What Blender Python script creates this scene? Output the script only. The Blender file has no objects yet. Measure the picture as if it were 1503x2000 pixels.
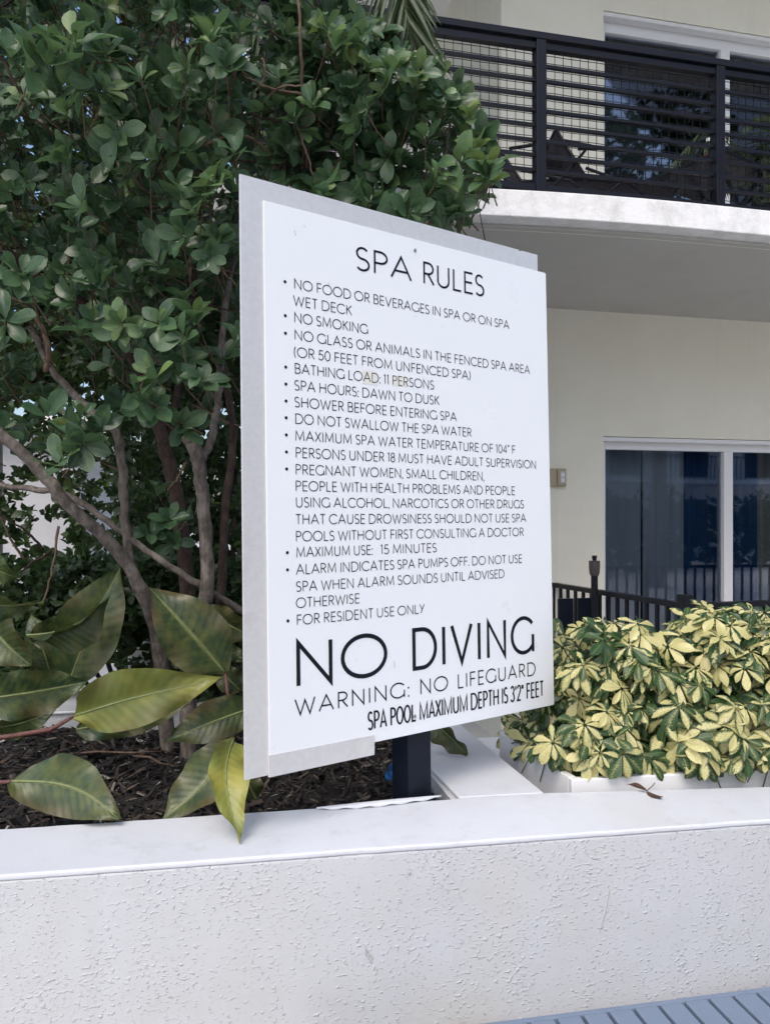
import bpy, math, random
import numpy as np
from mathutils import Matrix, Vector
random.seed(7); rng = np.random.default_rng(11)
R = math.radians
sc = bpy.context.scene
col = sc.collection

# ------------------------------------------------------------------ camera
F = 1503.0; EYE = 1.55; CX = 751.5; HY = 1007.0
cam_d = bpy.data.cameras.new('camera'); cam = bpy.data.objects.new('camera', cam_d); col.objects.link(cam)
cam.location = (0, 0, EYE); cam.rotation_euler = (R(90), 0, 0)
cam_d.sensor_fit = 'VERTICAL'; cam_d.sensor_height = 36; cam_d.lens = F/2000*36
cam_d.shift_y = 0.0035; cam_d.clip_start = .05; cam_d.clip_end = 500
sc.camera = cam

# ------------------------------------------------------------------ world, sun, exposure
SUN_EL, SUN_AZ = 54, -160          # azimuth measured from +Y (ahead) towards +X, degrees
w = bpy.data.worlds.new('World'); sc.world = w; w.use_nodes = True
nt = w.node_tree; bg = nt.nodes['Background']
sky = nt.nodes.new('ShaderNodeTexSky'); sky.sky_type = 'NISHITA'; sky.sun_disc = False
sky.sun_elevation = R(SUN_EL); sky.sun_rotation = R(SUN_AZ); sky.dust_density = 4; sky.air_density = 1.0; sky.ozone_density = 1
hs = nt.nodes.new('ShaderNodeHueSaturation'); hs.inputs['Saturation'].default_value = 1.1   # thin overcast: a washed-out sky
nt.links.new(sky.outputs[0], hs.inputs['Color']); nt.links.new(hs.outputs[0], bg.inputs[0])
bg.inputs[1].default_value = .15
sd = bpy.data.lights.new('sun', 'SUN'); sun = bpy.data.objects.new('sun', sd); col.objects.link(sun)
sd.energy = .5; sd.angle = R(30); sd.color = (1, .99, .97)
_d = Vector((math.sin(R(SUN_AZ))*math.cos(R(SUN_EL)), math.cos(R(SUN_AZ))*math.cos(R(SUN_EL)), math.sin(R(SUN_EL))))
sun.rotation_euler = _d.to_track_quat('Z', 'Y').to_euler()
sc.render.engine = 'CYCLES'
sc.view_settings.view_transform = 'Standard'; sc.view_settings.look = 'None'
sc.view_settings.exposure = 0.76; sc.view_settings.gamma = 1
sc.cycles.max_bounces = 8; sc.cycles.transparent_max_bounces = 12

# ------------------------------------------------------------------ helpers
def ray(px, py): return np.array([(px-CX)/F, 1.0, (HY-py)/F])
def at(px, py, z):
    r = ray(px, py)*z; return Vector((r[0], r[1], EYE+r[2]))
def at_h(px, py, h):
    return at(px, py, (EYE-h)*F/(py-HY))

class MB:
    def __init__(s): s.v = []; s.f = []; s.uv = []
    def add(s, vs, fs, uvs=None):
        o = len(s.v); s.v += [tuple(p) for p in vs]; s.f += [tuple(i+o for i in f) for f in fs]
    def box(s, x0, x1, y0, y1, z0, z1):
        s.add([(x0,y0,z0),(x1,y0,z0),(x1,y1,z0),(x0,y1,z0),(x0,y0,z1),(x1,y0,z1),(x1,y1,z1),(x0,y1,z1)],
              [(0,3,2,1),(4,5,6,7),(0,1,5,4),(1,2,6,5),(2,3,7,6),(3,0,4,7)])
        return s
    def prism(s, pts, z0, z1):          # ccw polygon in xy
        n = len(pts); s.add([(p[0],p[1],z0) for p in pts]+[(p[0],p[1],z1) for p in pts],
              [tuple(range(n-1,-1,-1)), tuple(range(n,2*n))]+[(i,(i+1)%n,n+(i+1)%n,n+i) for i in range(n)])
        return s
    def tube(s, path, rad, n=8, cap=True, flat=1.0):
        path = [Vector(p) for p in path]; m = len(path)
        if not hasattr(rad, '__len__'): rad = [rad]*m
        up = None; o = len(s.v); vs = []
        for i, p in enumerate(path):
            d = (path[min(i+1,m-1)]-path[max(i-1,0)]).normalized()
            if up is None:
                up = Vector((0,0,1)) if abs(d.z) < .9 else Vector((1,0,0))
            x = d.cross(up).normalized(); up = x.cross(d).normalized()
            for k in range(n):
                a = 2*math.pi*k/n + (math.pi/4 if n == 4 else 0)
                vs.append(p+x*math.cos(a)*rad[i]+up*math.sin(a)*rad[i]*flat)
        fs = []
        for i in range(m-1):
            for k in range(n):
                fs.append((i*n+k, i*n+(k+1)%n, (i+1)*n+(k+1)%n, (i+1)*n+k))
        if cap: fs.append(tuple(range(n-1,-1,-1))); fs.append(tuple((m-1)*n+k for k in range(n)))
        s.add(vs, fs); return s
    def lathe(s, prof, n=16, c=(0,0,0)):
        vs = []; m = len(prof)
        for r, z in prof:
            for k in range(n):
                a = 2*math.pi*k/n; vs.append((c[0]+r*math.cos(a), c[1]+r*math.sin(a), c[2]+z))
        fs = [(i*n+k, i*n+(k+1)%n, (i+1)*n+(k+1)%n, (i+1)*n+k) for i in range(m-1) for k in range(n)]
        fs += [tuple(range(n-1,-1,-1)), tuple((m-1)*n+k for k in range(n))]
        s.add(vs, fs); return s
    def mesh(s, name, mat, smooth=False):
        me = bpy.data.meshes.new(name); me.from_pydata(s.v, [], s.f)
        if mat: me.materials.append(mat)
        if smooth: me.polygons.foreach_set('use_smooth', [True]*len(me.polygons))
        me.update(); return me
    def build(s, name, mat, parent=None, smooth=False, bevel=0, seg=2, label=None, kind=None):
        o = link(name, s.mesh(name, mat, smooth), parent)
        if bevel:
            b = o.modifiers.new('bevel', 'BEVEL'); b.width = bevel; b.segments = seg; b.limit_method = 'ANGLE'; b.angle_limit = R(40)
        if label: o['label'] = label
        if kind: o['kind'] = kind
        return o
def link(name, data, parent=None, M=None):
    o = bpy.data.objects.new(name, data); col.objects.link(o)
    if parent: o.parent = parent
    if M is not None: o.matrix_basis = M
    return o
def thing(name, label, cat, M=None, group=None):
    o = bpy.data.objects.new(name, None); col.objects.link(o); o.empty_display_size = .1
    if M is not None: o.matrix_basis = M
    return tag(o, label, cat, group)
def tag(o, label, cat, group=None):
    o['label'] = label; o['category'] = cat
    if group: o['group'] = group
    return o
def struct(o): o['kind'] = 'structure'; return o
def frame(x, y, deg, z=0): return Matrix.Translation((x, y, z)) @ Matrix.Rotation(R(deg), 4, 'Z')

# ------------------------------------------------------------------ materials
def mat(name, base, rough=.6, spec=.5, metal=0, build=None):
    m = bpy.data.materials.new(name); m.use_nodes = True; n = m.node_tree; b = n.nodes['Principled BSDF']
    b.inputs['Base Color'].default_value = (*base, 1); b.inputs['Roughness'].default_value = rough
    b.inputs['Specular IOR Level'].default_value = spec; b.inputs['Metallic'].default_value = metal
    if build: build(n, b)
    return m
class N:
    def __init__(s, n): s.n = n; s.tc = n.nodes.new('ShaderNodeTexCoord')
    def mk(s, t, **k):
        x = s.n.nodes.new(t)
        for a, b in k.items(): setattr(x, a, b)
        return x
    def lk(s, a, b): s.n.links.new(a, b)
    def mapped(s, scale=(1,1,1), src='Object', rot=(0,0,0)):
        m = s.mk('ShaderNodeMapping'); m.inputs['Scale'].default_value = scale; m.inputs['Rotation'].default_value = rot
        s.lk(s.tc.outputs[src], m.inputs[0]); return m.outputs[0]
    def noise(s, scale, detail=4, rough=.5, vec=None, dist=0):
        x = s.mk('ShaderNodeTexNoise'); x.inputs['Scale'].default_value = scale; x.inputs['Detail'].default_value = detail
        x.inputs['Roughness'].default_value = rough; x.inputs['Distortion'].default_value = dist
        s.lk(vec if vec is not None else s.tc.outputs['Object'], x.inputs['Vector']); return x.outputs['Fac']
    def ramp(s, src, stops):
        x = s.mk('ShaderNodeValToRGB'); e = x.color_ramp.elements
        while len(e) < len(stops): e.new(.5)
        for i, (p, c) in enumerate(stops):
            e[i].position = p; e[i].color = (*c, 1) if hasattr(c, '__len__') else (c, c, c, 1)
        s.lk(src, x.inputs[0]); return x.outputs[0]
    def mix(s, fac, a, b, mode='MIX'):
        x = s.mk('ShaderNodeMix', data_type='RGBA', blend_type=mode)
        for i, v in ((0, fac), (6, a), (7, b)):
            if hasattr(v, 'links'): s.lk(v, x.inputs[i])
            elif i == 0: x.inputs[0].default_value = v
            else: x.inputs[i].default_value = (*v, 1) if hasattr(v, '__len__') else (v, v, v, 1)
        return x.outputs[2]
    def math(s, op, a, b=0, clamp=False):
        x = s.mk('ShaderNodeMath', operation=op, use_clamp=clamp)
        for i, v in ((0, a), (1, b)):
            if hasattr(v, 'links'): s.lk(v, x.inputs[i])
            else: x.inputs[i].default_value = v
        return x.outputs[0]
    def bump(s, h, b, strength=.5, dist=.002, prev=None):
        x = s.mk('ShaderNodeBump'); x.inputs['Strength'].default_value = strength; x.inputs['Distance'].default_value = dist
        s.lk(h, x.inputs['Height'])
        if prev is not None: s.lk(prev, x.inputs['Normal'])
        if b: s.lk(x.outputs[0], b.inputs['Normal'])
        return x.outputs[0]

def b_knock(n, b):     # knock-down texture: smooth ground with scattered raised flecks
    g = N(n)
    v = g.mapped((1, 1, 1.25))
    v = g.mapped((1, 1, 1.45), rot=(0, .25, 0))
    pn = g.math('MULTIPLY', g.math('SUBTRACT', g.noise(6.5, 3, .6, g.mapped((2.0, 1, .7))), .5), .34)
    h = g.ramp(g.math('ADD', g.noise(92, 2.2, .5, v, .2), pn), [(.575, 0), (.67, .38), (.86, 1)])
    h2 = g.math('ADD', h, g.math('MULTIPLY', g.noise(240, 2, .5), .05))
    nn = g.bump(h2, None, .9, .0032)
    g.bump(g.noise(9, 3), b, .35, .006, nn)
    dirt = g.ramp(g.noise(3.1, 5, .6), [(.35, (.49,.505,.515)), (.65, (.525,.545,.575))])
    stain = g.ramp(g.noise(1.7, 3, .5, g.mapped((1, 1, .5))), [(.60, 0), (.75, .55)])
    c = g.mix(stain, dirt, (.505,.505,.455))
    drip = g.ramp(g.noise(9, 5, .6, g.mapped((1, 1, .06))), [(.60, 0), (.78, .30)]); c = g.mix(drip, c, (.43,.435,.435))
    spk = g.ramp(g.noise(38, 6, .7), [(.735, 0), (.76, .6)])
    c = g.mix(spk, c, (.35,.33,.31))
    g.lk(c, b.inputs['Base Color'])
M_knock = mat('white_knockdown_paint', (.78,.78,.78), .33, .5, build=b_knock)
def b_cop(n, b):
    g = N(n)
    c1 = g.ramp(g.noise(14, 8, .7), [(.22, (.50,.52,.54)), (.44, (.59,.62,.66)), (.8, (.62,.65,.695))])
    sc_ = g.ramp(g.noise(26, 7, .75, g.mapped((1, 2.6, 1), rot=(0,0,.6)), 1.4), [(.64, 0), (.72, .55)])
    msk = g.ramp(g.noise(3.2, 3), [(.42, .15), (.6, 1)])
    gr = g.ramp(g.noise(11, 8, .75), [(.54, 0), (.66, .30)]); c1 = g.mix(g.math('MULTIPLY', gr, g.ramp(g.noise(1.6, 2), [(.45, .1), (.6, 1)])), c1, (.40,.40,.385))
    c = g.mix(g.math('MULTIPLY', sc_, msk), c1, (.40,.39,.37))
    ye = g.ramp(g.noise(2.3, 3, .5), [(.55, 0), (.75, .5)])
    c = g.mix(ye, c, (.56,.555,.50))
    dk = g.ramp(g.noise(90, 3, .6), [(.715, 0), (.75, .8)])
    c = g.mix(dk, c, (.2,.18,.16))
    g.lk(c, b.inputs['Base Color'])
    n1 = g.bump(g.noise(45, 5, .65), None, .35, .002); g.bump(g.noise(5, 2), b, .3, .01, n1)
M_coping = mat('white_painted_coping', (.8,.8,.8), .38, .5, build=b_cop)
def b_fascia(n, b):
    g = N(n)
    c = g.ramp(g.noise(9, 7, .72), [(.3, (.60,.61,.60)), (.55, (.80,.81,.81))])
    g.lk(c, b.inputs['Base Color']); g.bump(g.noise(40, 5, .7), b, .8, .006)
M_fascia = mat('white_rough_render', (.8,.8,.8), .7, build=b_fascia)
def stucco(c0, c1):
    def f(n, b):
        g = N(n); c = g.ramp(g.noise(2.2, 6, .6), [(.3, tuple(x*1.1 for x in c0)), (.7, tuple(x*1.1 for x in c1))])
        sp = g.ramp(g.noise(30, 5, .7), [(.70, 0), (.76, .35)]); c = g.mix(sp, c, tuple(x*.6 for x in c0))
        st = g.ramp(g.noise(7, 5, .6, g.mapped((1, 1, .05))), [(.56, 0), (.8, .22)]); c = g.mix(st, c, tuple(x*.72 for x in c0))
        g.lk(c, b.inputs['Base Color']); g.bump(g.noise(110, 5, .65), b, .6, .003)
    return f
M_cream = mat('cream_stucco', (.6,.57,.44), .85, .2, build=stucco((.68,.66,.565), (.725,.71,.62)))
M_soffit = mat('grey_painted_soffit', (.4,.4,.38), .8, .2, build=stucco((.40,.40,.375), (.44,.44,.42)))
M_pav = mat('shaded_white_building_paint', (.5,.5,.5), .8, .2, build=stucco((.36,.37,.39), (.42,.43,.45)))  # white pavilion wall, greyed so the colour carries its shade
M_farwhite = mat('white_building_paint', (.75,.75,.73), .8, .2, build=stucco((.70,.70,.68), (.78,.78,.77)))
def b_paintgr(n, b):
    g = N(n); g.bump(g.noise(120, 2), b, .12, .001)
    g.lk(g.ramp(g.noise(20, 4), [(.35, .30), (.7, .48)]), b.inputs['Roughness'])
M_black = mat('black_powder_coat', (.008,.009,.014), .35, .22, build=b_paintgr)
M_post = mat('navy_black_steel', (.006,.009,.017), .35, .22, build=b_paintgr)
M_alu_w = mat('white_window_frame', (.74,.75,.76), .35, .5, build=b_paintgr)
def b_brush(n, b):
    g = N(n)
    f = g.noise(60, 5, .7, g.mapped((1, 1, .03)))
    c = g.ramp(f, [(.3, (.66,.66,.66)), (.7, (.74,.74,.74))])
    st = g.ramp(g.noise(7, 6, .65), [(.58, 0), (.75, .35)])
    c = g.mix(st, c, (.42,.40,.38))
    g.lk(c, b.inputs['Base Color'])
    g.bump(f, b, .1, .0006)
M_alu = mat('brushed_aluminium_sheet', (.65,.64,.63), .42, .5, metal=.45, build=b_brush)
def b_panel(n, b):
    g = N(n)
    st = g.ramp(g.noise(9, 7, .7), [(.62, 0), (.85, .07)])
    c = g.mix(st, (.76,.80,.84), (.55,.55,.54))
    sp = g.ramp(g.noise(55, 4, .6), [(.77, 0), (.80, .45)])
    c = g.mix(sp, c, (.4,.39,.37))
    g.lk(c, b.inputs['Base Color']); g.bump(g.noise(3, 2), b, .12, .004)
    g.lk(g.ramp(g.noise(6, 4), [(.3, .26), (.7, .40)]), b.inputs['Roughness'])
M_panel = mat('white_sign_face', (.8,.81,.82), .3, .5, build=b_panel)
M_ink = mat('black_vinyl_lettering', (.008,.010,.016), .35, .15, build=b_paintgr)
M_tape = mat('yellowed_tape', (.70,.70,.66), .4, build=b_paintgr)
M_steel = mat('galvanised_screw', (.35,.35,.36), .35, .5, metal=.9, build=b_paintgr)
def b_bench(n, b):
    g = N(n); c = g.ramp(g.noise(12, 5, .6), [(.3, (.135,.180,.255)), (.7, (.165,.215,.295))])
    g.lk(c, b.inputs['Base Color']); g.bump(g.noise(90, 3), b, .15, .001)
M_bench = mat('blue_grey_resin', (.16,.22,.33), .45, build=b_bench)
M_rub = mat('bench_underside_dark', (.02,.035,.05), .6, build=b_paintgr)
def b_deck(n, b):
    g = N(n); c = g.ramp(g.noise(1.2, 7, .65), [(.3, (.46,.46,.45)), (.7, (.56,.555,.54))])
    g.lk(c, b.inputs['Base Color']); g.bump(g.noise(60, 4), b, .4, .003)
M_deck = mat('pale_deck_coating', (.68,.67,.65), .75, build=b_deck)
def b_soil(n, b):
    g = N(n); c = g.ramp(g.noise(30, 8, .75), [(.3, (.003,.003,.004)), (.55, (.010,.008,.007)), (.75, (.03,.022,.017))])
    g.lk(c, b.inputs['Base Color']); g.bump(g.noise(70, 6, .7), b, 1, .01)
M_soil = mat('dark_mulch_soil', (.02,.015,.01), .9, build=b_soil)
def b_chip(n, b):
    g = N(n); gi = g.mk('ShaderNodeNewGeometry')
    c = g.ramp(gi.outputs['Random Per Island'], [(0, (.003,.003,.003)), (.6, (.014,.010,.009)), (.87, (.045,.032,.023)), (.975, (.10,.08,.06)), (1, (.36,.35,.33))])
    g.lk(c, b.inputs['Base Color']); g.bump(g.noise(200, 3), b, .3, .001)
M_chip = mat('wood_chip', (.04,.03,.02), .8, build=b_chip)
def b_bark(c0, c1, c2):
    def f(n, b):
        g = N(n); v = g.mapped((1, 1, .45)); k = g.noise(45, 7, .7, v)
        c = g.ramp(k, [(.32, c0), (.52, c1), (.75, c2)])
        li = g.ramp(g.noise(14, 4, .6), [(.5, 0), (.7, .5)]); c = g.mix(li, c, c2)
        g.lk(c, b.inputs['Base Color']); g.bump(k, b, 1, .007)
    return f
M_bark = mat('grey_brown_bark', (.15,.12,.1), .85, .2, build=b_bark((.05,.043,.038), (.125,.108,.095), (.27,.24,.215)))
M_bark_d = mat('dark_red_bark', (.06,.04,.035), .85, .2, build=b_bark((.022,.016,.014), (.055,.038,.032), (.10,.072,.06)))
M_twig = mat('brown_twig', (.14,.095,.07), .8, .2, build=b_bark((.06,.04,.03), (.14,.095,.07), (.22,.16,.12)))

def leafmat(name, dark, mid, light, vein, edge=None, rough=.38, trans=.35, bump=.5, veins=0, yellow=None, brown=None, spec=.5):
    def f(n, b):
        g = N(n)
        at_ = g.mk('ShaderNodeAttribute'); at_.attribute_name = 'tint'; t = at_.outputs['Fac']
        uv = g.mk('ShaderNodeUVMap'); uv.uv_map = 'leaf'; sep = g.mk('ShaderNodeSeparateXYZ'); g.lk(uv.outputs[0], sep.inputs[0])
        ac = g.math('ABSOLUTE', g.math('SUBTRACT', sep.outputs[0], .5)); ac = g.math('MULTIPLY', ac, 2)
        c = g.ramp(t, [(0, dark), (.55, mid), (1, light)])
        nz = g.noise(28, 4, .6); c = g.mix(g.ramp(nz, [(.4, 0), (.75, .45)]), c, light)
        if yellow:
            k = g.math('MULTIPLY', g.ramp(g.noise(9, 3), [(.45, 0), (.7, 1)]), g.ramp(t, [(.45, 0), (.95, .9)])); c = g.mix(k, c, yellow)
        if brown:
            k = g.math('MULTIPLY', g.ramp(g.noise(7, 4, .6), [(.42, 0), (.66, .9)]), g.ramp(ac, [(.35, .12), (1, 1)])); c = g.mix(k, c, brown)
        if veins:
            wv = g.math('SINE', g.math('MULTIPLY', g.math('SUBTRACT', sep.outputs[1], g.math('MULTIPLY', ac, .16)), veins*6.283))
            wv = g.ramp(wv, [(.86, 0), (1, .10)]); c = g.mix(wv, c, vein)
            wb = g.math('SINE', g.math('MULTIPLY', g.math('SUBTRACT', sep.outputs[1], g.math('MULTIPLY', ac, .16)), veins*6.283))
            g.bump(g.math('ADD', wb, g.math('MULTIPLY', g.noise(40, 4, .6), 2.5)), b, .14, .002)
        else:
            g.bump(g.noise(60, 2), b, bump, .0015)
        mr = g.ramp(ac, [(.03, .75), (.09, 0)]); c = g.mix(mr, c, vein)
        if edge: c = g.mix(g.ramp(ac, [(.86, 0), (.97, .7)]), c, edge)
        sp = g.ramp(g.noise(130, 4, .6), [(.70, 0), (.75, .35)]); c = g.mix(sp, c, (.10,.085,.04))
        g.lk(c, b.inputs['Base Color'])
        tr = g.mk('ShaderNodeBsdfTranslucent'); g.lk(g.mix(.5, c, light), tr.inputs[0])
        mx = g.mk('ShaderNodeMixShader'); mx.inputs[0].default_value = trans
        out = n.nodes['Material Output']; g.lk(b.outputs[0], mx.inputs[1]); g.lk(tr.outputs[0], mx.inputs[2]); g.lk(mx.outputs[0], out.inputs[0])
    return mat(name, mid, rough, spec, build=f)
M_leaf = leafmat('hedge_leaf', (.024,.056,.034), (.056,.118,.062), (.15,.26,.09), (.09,.17,.08), edge=(.11,.20,.10), rough=.34, trans=.30, yellow=(.26,.27,.04))
M_leaf_bg = leafmat('background_leaf', (.012,.026,.012), (.026,.055,.018), (.11,.19,.05), (.06,.1,.04), rough=.45, trans=.3)
M_phil = leafmat('philodendron_leaf', (.014,.036,.017), (.036,.070,.024), (.20,.23,.05), (.20,.23,.09), rough=.40, trans=.18, veins=13, yellow=(.36,.34,.07), brown=(.12,.08,.04))
M_palm = leafmat('palm_leaflet', (.025,.045,.022), (.05,.085,.035), (.11,.16,.06), (.1,.14,.06), rough=.45, trans=.25)
M_petiole = mat('red_petiole', (.15,.05,.05), .5, build=b_bark((.06,.022,.022), (.13,.05,.045), (.17,.09,.06)))
def b_schef(n, b):
    g = N(n)
    at_ = g.mk('ShaderNodeAttribute'); at_.attribute_name = 'tint'; t = at_.outputs['Fac']
    uv = g.mk('ShaderNodeUVMap'); uv.uv_map = 'leaf'; sep = g.mk('ShaderNodeSeparateXYZ'); g.lk(uv.outputs[0], sep.inputs[0])
    ac = g.math('MULTIPLY', g.math('ABSOLUTE', g.math('SUBTRACT', sep.outputs[0], .5)), 2)
    gi = g.mk('ShaderNodeNewGeometry')
    nz = g.noise(34, 4, .6, None, 1.2)
    k = g.math('ADD', g.math('MULTIPLY', nz, 1.1), g.math('MULTIPLY', t, 1.3)); k = g.math('SUBTRACT', k, g.math('MULTIPLY', g.math('POWER', ac, 2), .34))
    m = g.ramp(k, [(.80, 0), (.86, 1)])
    green = g.ramp(g.noise(20, 3), [(.3, (.016,.050,.018)), (.7, (.050,.11,.032))])
    cream = g.ramp(g.noise(12, 4), [(.3, (.47,.45,.18)), (.7, (.66,.62,.31))])
    old = g.ramp(g.noise(6, 3), [(.5, 0), (.75, .5)]); cream = g.mix(old, cream, (.50,.42,.21))
    c = g.mix(m, green, cream)
    c = g.mix(g.ramp(ac, [(.03, .4), (.09, 0)]), c, (.38,.40,.16))
    g.lk(c, b.inputs['Base Color']); g.bump(g.noise(70, 2), b, .3, .0015)
    tr = g.mk('ShaderNodeBsdfTranslucent'); g.lk(c, tr.inputs[0]); mx = g.mk('ShaderNodeMixShader'); mx.inputs[0].default_value = .22
    out = n.nodes['Material Output']; g.lk(b.outputs[0], mx.inputs[1]); g.lk(tr.outputs[0], mx.inputs[2]); g.lk(mx.outputs[0], out.inputs[0])
M_schef = mat('variegated_leaf', (.4,.4,.15), .36, .5, build=b_schef)
M_stem = mat('green_stem', (.10,.14,.05), .6, build=b_bark((.05,.07,.03), (.10,.13,.05), (.16,.18,.08)))
def glass(name, tint, ior=1.75):
    m = bpy.data.materials.new(name); m.use_nodes = True; n = m.node_tree; n.nodes.clear(); g = N(n)
    out = g.mk('ShaderNodeOutputMaterial'); tr = g.mk('ShaderNodeBsdfTransparent'); tr.inputs[0].default_value = (*tint, 1)
    gl = g.mk('ShaderNodeBsdfGlossy'); gl.inputs['Roughness'].default_value = .02; gl.inputs['Color'].default_value = (.9,.93,1,1)
    fr = g.mk('ShaderNodeFresnel'); fr.inputs['IOR'].default_value = ior
    mx = g.mk('ShaderNodeMixShader'); g.lk(fr.outputs[0], mx.inputs[0]); g.lk(tr.outputs[0], mx.inputs[1]); g.lk(gl.outputs[0], mx.inputs[2])
    nb = g.mk('ShaderNodeBump'); nb.inputs['Strength'].default_value = .05; nb.inputs['Distance'].default_value = .01
    g.lk(g.noise(1.5, 2), nb.inputs['Height']); g.lk(nb.outputs[0], gl.inputs['Normal'])
    g.lk(mx.outputs[0], out.inputs[0]); return m
M_glass = glass('tinted_glass', (.74,.77,.80), 1.56)
M_bottle = glass('clear_plastic', (.9,.93,.95), 1.45)
def fabric(name, c, s=1.0): return mat(name, c, .9, .1, build=lambda n, b: N(n).bump(N(n).noise(300, 2), b, .3, .001))
M_cur_g = fabric('grey_curtain', (.42,.46,.50)); M_cur_n = fabric('navy_curtain', (.02,.085,.22)); M_cur_w = fabric('pale_curtain', (.45,.42,.36))  # the grey curtain's tone also stands in for the pale building's reflection
M_sling = fabric('charcoal_sling_fabric', (.06,.055,.06))
M_cur_d = fabric('slate_curtain', (.05,.062,.08))
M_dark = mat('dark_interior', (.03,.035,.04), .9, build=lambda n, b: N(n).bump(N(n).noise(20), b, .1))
M_plast = mat('white_plastic_planter', (.78,.79,.80), .35, build=b_paintgr)
M_plast_g = mat('beige_fixture', (.42,.36,.25), .5, build=b_paintgr)
M_lens = mat('frosted_lens', (.55,.56,.56), .2, build=b_paintgr)
M_blue = mat('blue_bottle_label', (.03,.16,.42), .4, build=b_paintgr)
M_deadleaf = mat('dry_brown_leaf', (.12,.065,.04), .7, build=b_bark((.05,.03,.02), (.13,.07,.045), (.22,.14,.09)))
M_torch = mat('brown_torch_head', (.055,.045,.045), .45, build=b_paintgr)
M_red = mat('red_paint', (.55,.03,.02), .5, build=b_paintgr)

# ------------------------------------------------------------------ ground
g_ = MB(); g_.add([(-120,-120,0),(120,-120,0),(120,120,0),(-120,120,0)], [(0,1,2,3)])
struct(g_.build('pool_deck', M_deck))

# ------------------------------------------------------------------ planter wall (frame W)
MW = frame(-.777, 1.554, 9.57); MWi = MW.inverted()
H = .824                                     # coping top
pw = thing('planter_wall', 'long white textured planter wall with smooth painted coping', 'wall', MW)
TH = .013
def wl(p): q = MWi @ Vector((p[0], p[1], 0)); return (q.x, q.y)
pE = wl(at_h(1066, 1548, H)); pR = wl(at_h(1502, 1536, H)); 
S0, S1, S2 = -3.0, 1.012, 1.25               # left end, inner corner, outer side of cross wall
NI = .250; NB = 2.1                          # inner edge of the front coping, back of bed
dx = pR[0]-pE[0]; sl = (pR[1]-pE[1])/dx
rb = pE[1]+sl*(4.0-pE[0])*.3
mb = MB(); mb.box(S0, 4.0, 0, .16, 0, H-TH)
mb.build('wall_body', M_knock, pw, bevel=.004)
def gridslab(name, pts, z0, z1, m, bev=.006):
    return MB().prism(pts, z0, z1).build(name, m, pw, bevel=bev, seg=4)
jt = .0012
def wobble(a, b, step, amp, seed):       # hand-trowelled edge between two plan points
    rr_ = random.Random(seed); n_ = max(2, int(math.dist(a, b)/step)); v = 0; out = []
    for i in range(n_):
        v = v*.7+rr_.gauss(0, amp)*.5; t = i/n_; out.append((a[0]+(b[0]-a[0])*t, a[1]+(b[1]-a[1])*t+(v if i else 0)))
    return out
fe_ = [(S0,-.0012)]+wobble((S0+.02,-.0012),(4.0,-.0012), .02, .0011, 3)+[(4.0,-.0012)]
fe_ = [(x, min(y, .0006)) for x, y in fe_]
ie_ = wobble((S1,NI+.006),(.2,NI-.004), .03, .0016, 5)+wobble((.2,NI-.004),(-.4,NI-.006), .03, .0016, 6)+wobble((-.4,NI-.006),(S0,NI-.002), .03, .0016, 7)
gridslab('coping', fe_+[(4.0,.17),(pR[0],pR[1]),(pE[0],pE[1]),(S1+.015,.262)]+ie_+[(S0,NI-.002)], H-TH, H, M_coping, .005)
gridslab('coping', [(S1+.015,.262+jt),(pE[0]-.004,pE[1]+jt),(1.2135,.918),(1.19,NB),(.96,NB),(.985,1.2),(1.006,.513)], H-TH, H, M_coping)
gridslab('coping', [(S0,NB+jt-.75),(.93,NB+jt-.75),(.93,NB-.40),(S0,NB-.40)], H-TH, H, M_coping)
MB().prism([(S1+.004,.17),(S2-.01,.17),(1.19,.918),(1.18,NB-.01),(.97,NB-.01),(1.0,.513)], 0, H-TH-.001).build('cross_wall', M_knock, pw)
MB().box(S0, .99, NB-.74, NB-.42, 0, H-TH-.001).build('back_wall', M_knock, pw)
MB().box(S2+.005, 4.0, .17, 1.2, 0, H-.13).build('planter_shelf', M_coping, pw)
# worn marks on the wall face
def wp(px, py):
    r_ = MWi.to_3x3() @ Vector(ray(px, py)); c_ = MWi @ Vector((0,0,EYE)); q_ = c_ + r_*((-.0008-c_.y)/r_.y); return q_.x, q_.z
mb = MB()
for i in range(22):
    t = random.random(); x, z = wp(712+t*22+random.gauss(0,2), 1850+t*42+random.gauss(0,3))
    mb.tube([(x,-.0004,z),(x+random.uniform(0,.003),-.0012,z-random.uniform(.003,.008))], [.0010,.0004], 4)
x, z = wp(799, 1703); mb.tube([(x,-.001,z-.002),(x+.001,-.004,z)], [.004,.002], 6)
pts_ = [wp(a_x, a_y) for a_x, a_y in ((1190,1738),(1187,1755),(1182,1782),(1176,1803),(1170,1822))]
mb.tube([(x,-.0006,z) for x, z in pts_], [.0006,.0009,.0008,.0009,.0004], 4)
mb.build('paint_chip', mat('scuff_grey', (.36,.36,.36), .7, build=b_paintgr), pw, kind='stuff')
# peeled strip of paint along the inner edge of the coping
mb = MB(); vs = []; fs = []
K = 40; pxs = np.linspace(618, 862, K)
for i, px in enumerate(pxs):
    t = i/(K-1); a = wl(at_h(px, 1582-24*t, H)); bul = math.sin(math.pi*t)**.7
    y0 = a[1]+.004; wv = .004+.022*bul
    vs += [(a[0], y0, H+.001), (a[0], y0-wv*.5, H+.005+.006*bul), (a[0]+.001*math.sin(i*1.3), y0-wv, H+.0025+.002*math.sin(i*.9))]
    if i: 
        q = 3*i; fs += [(q-3,q,q+1,q-2), (q-2,q+1,q+2,q-1)]
mb.add(vs, fs); o = mb.build('peeling_paint', M_coping, pw, smooth=True)
sm = o.modifiers.new('thick', 'SOLIDIFY'); sm.thickness = .001

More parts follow.
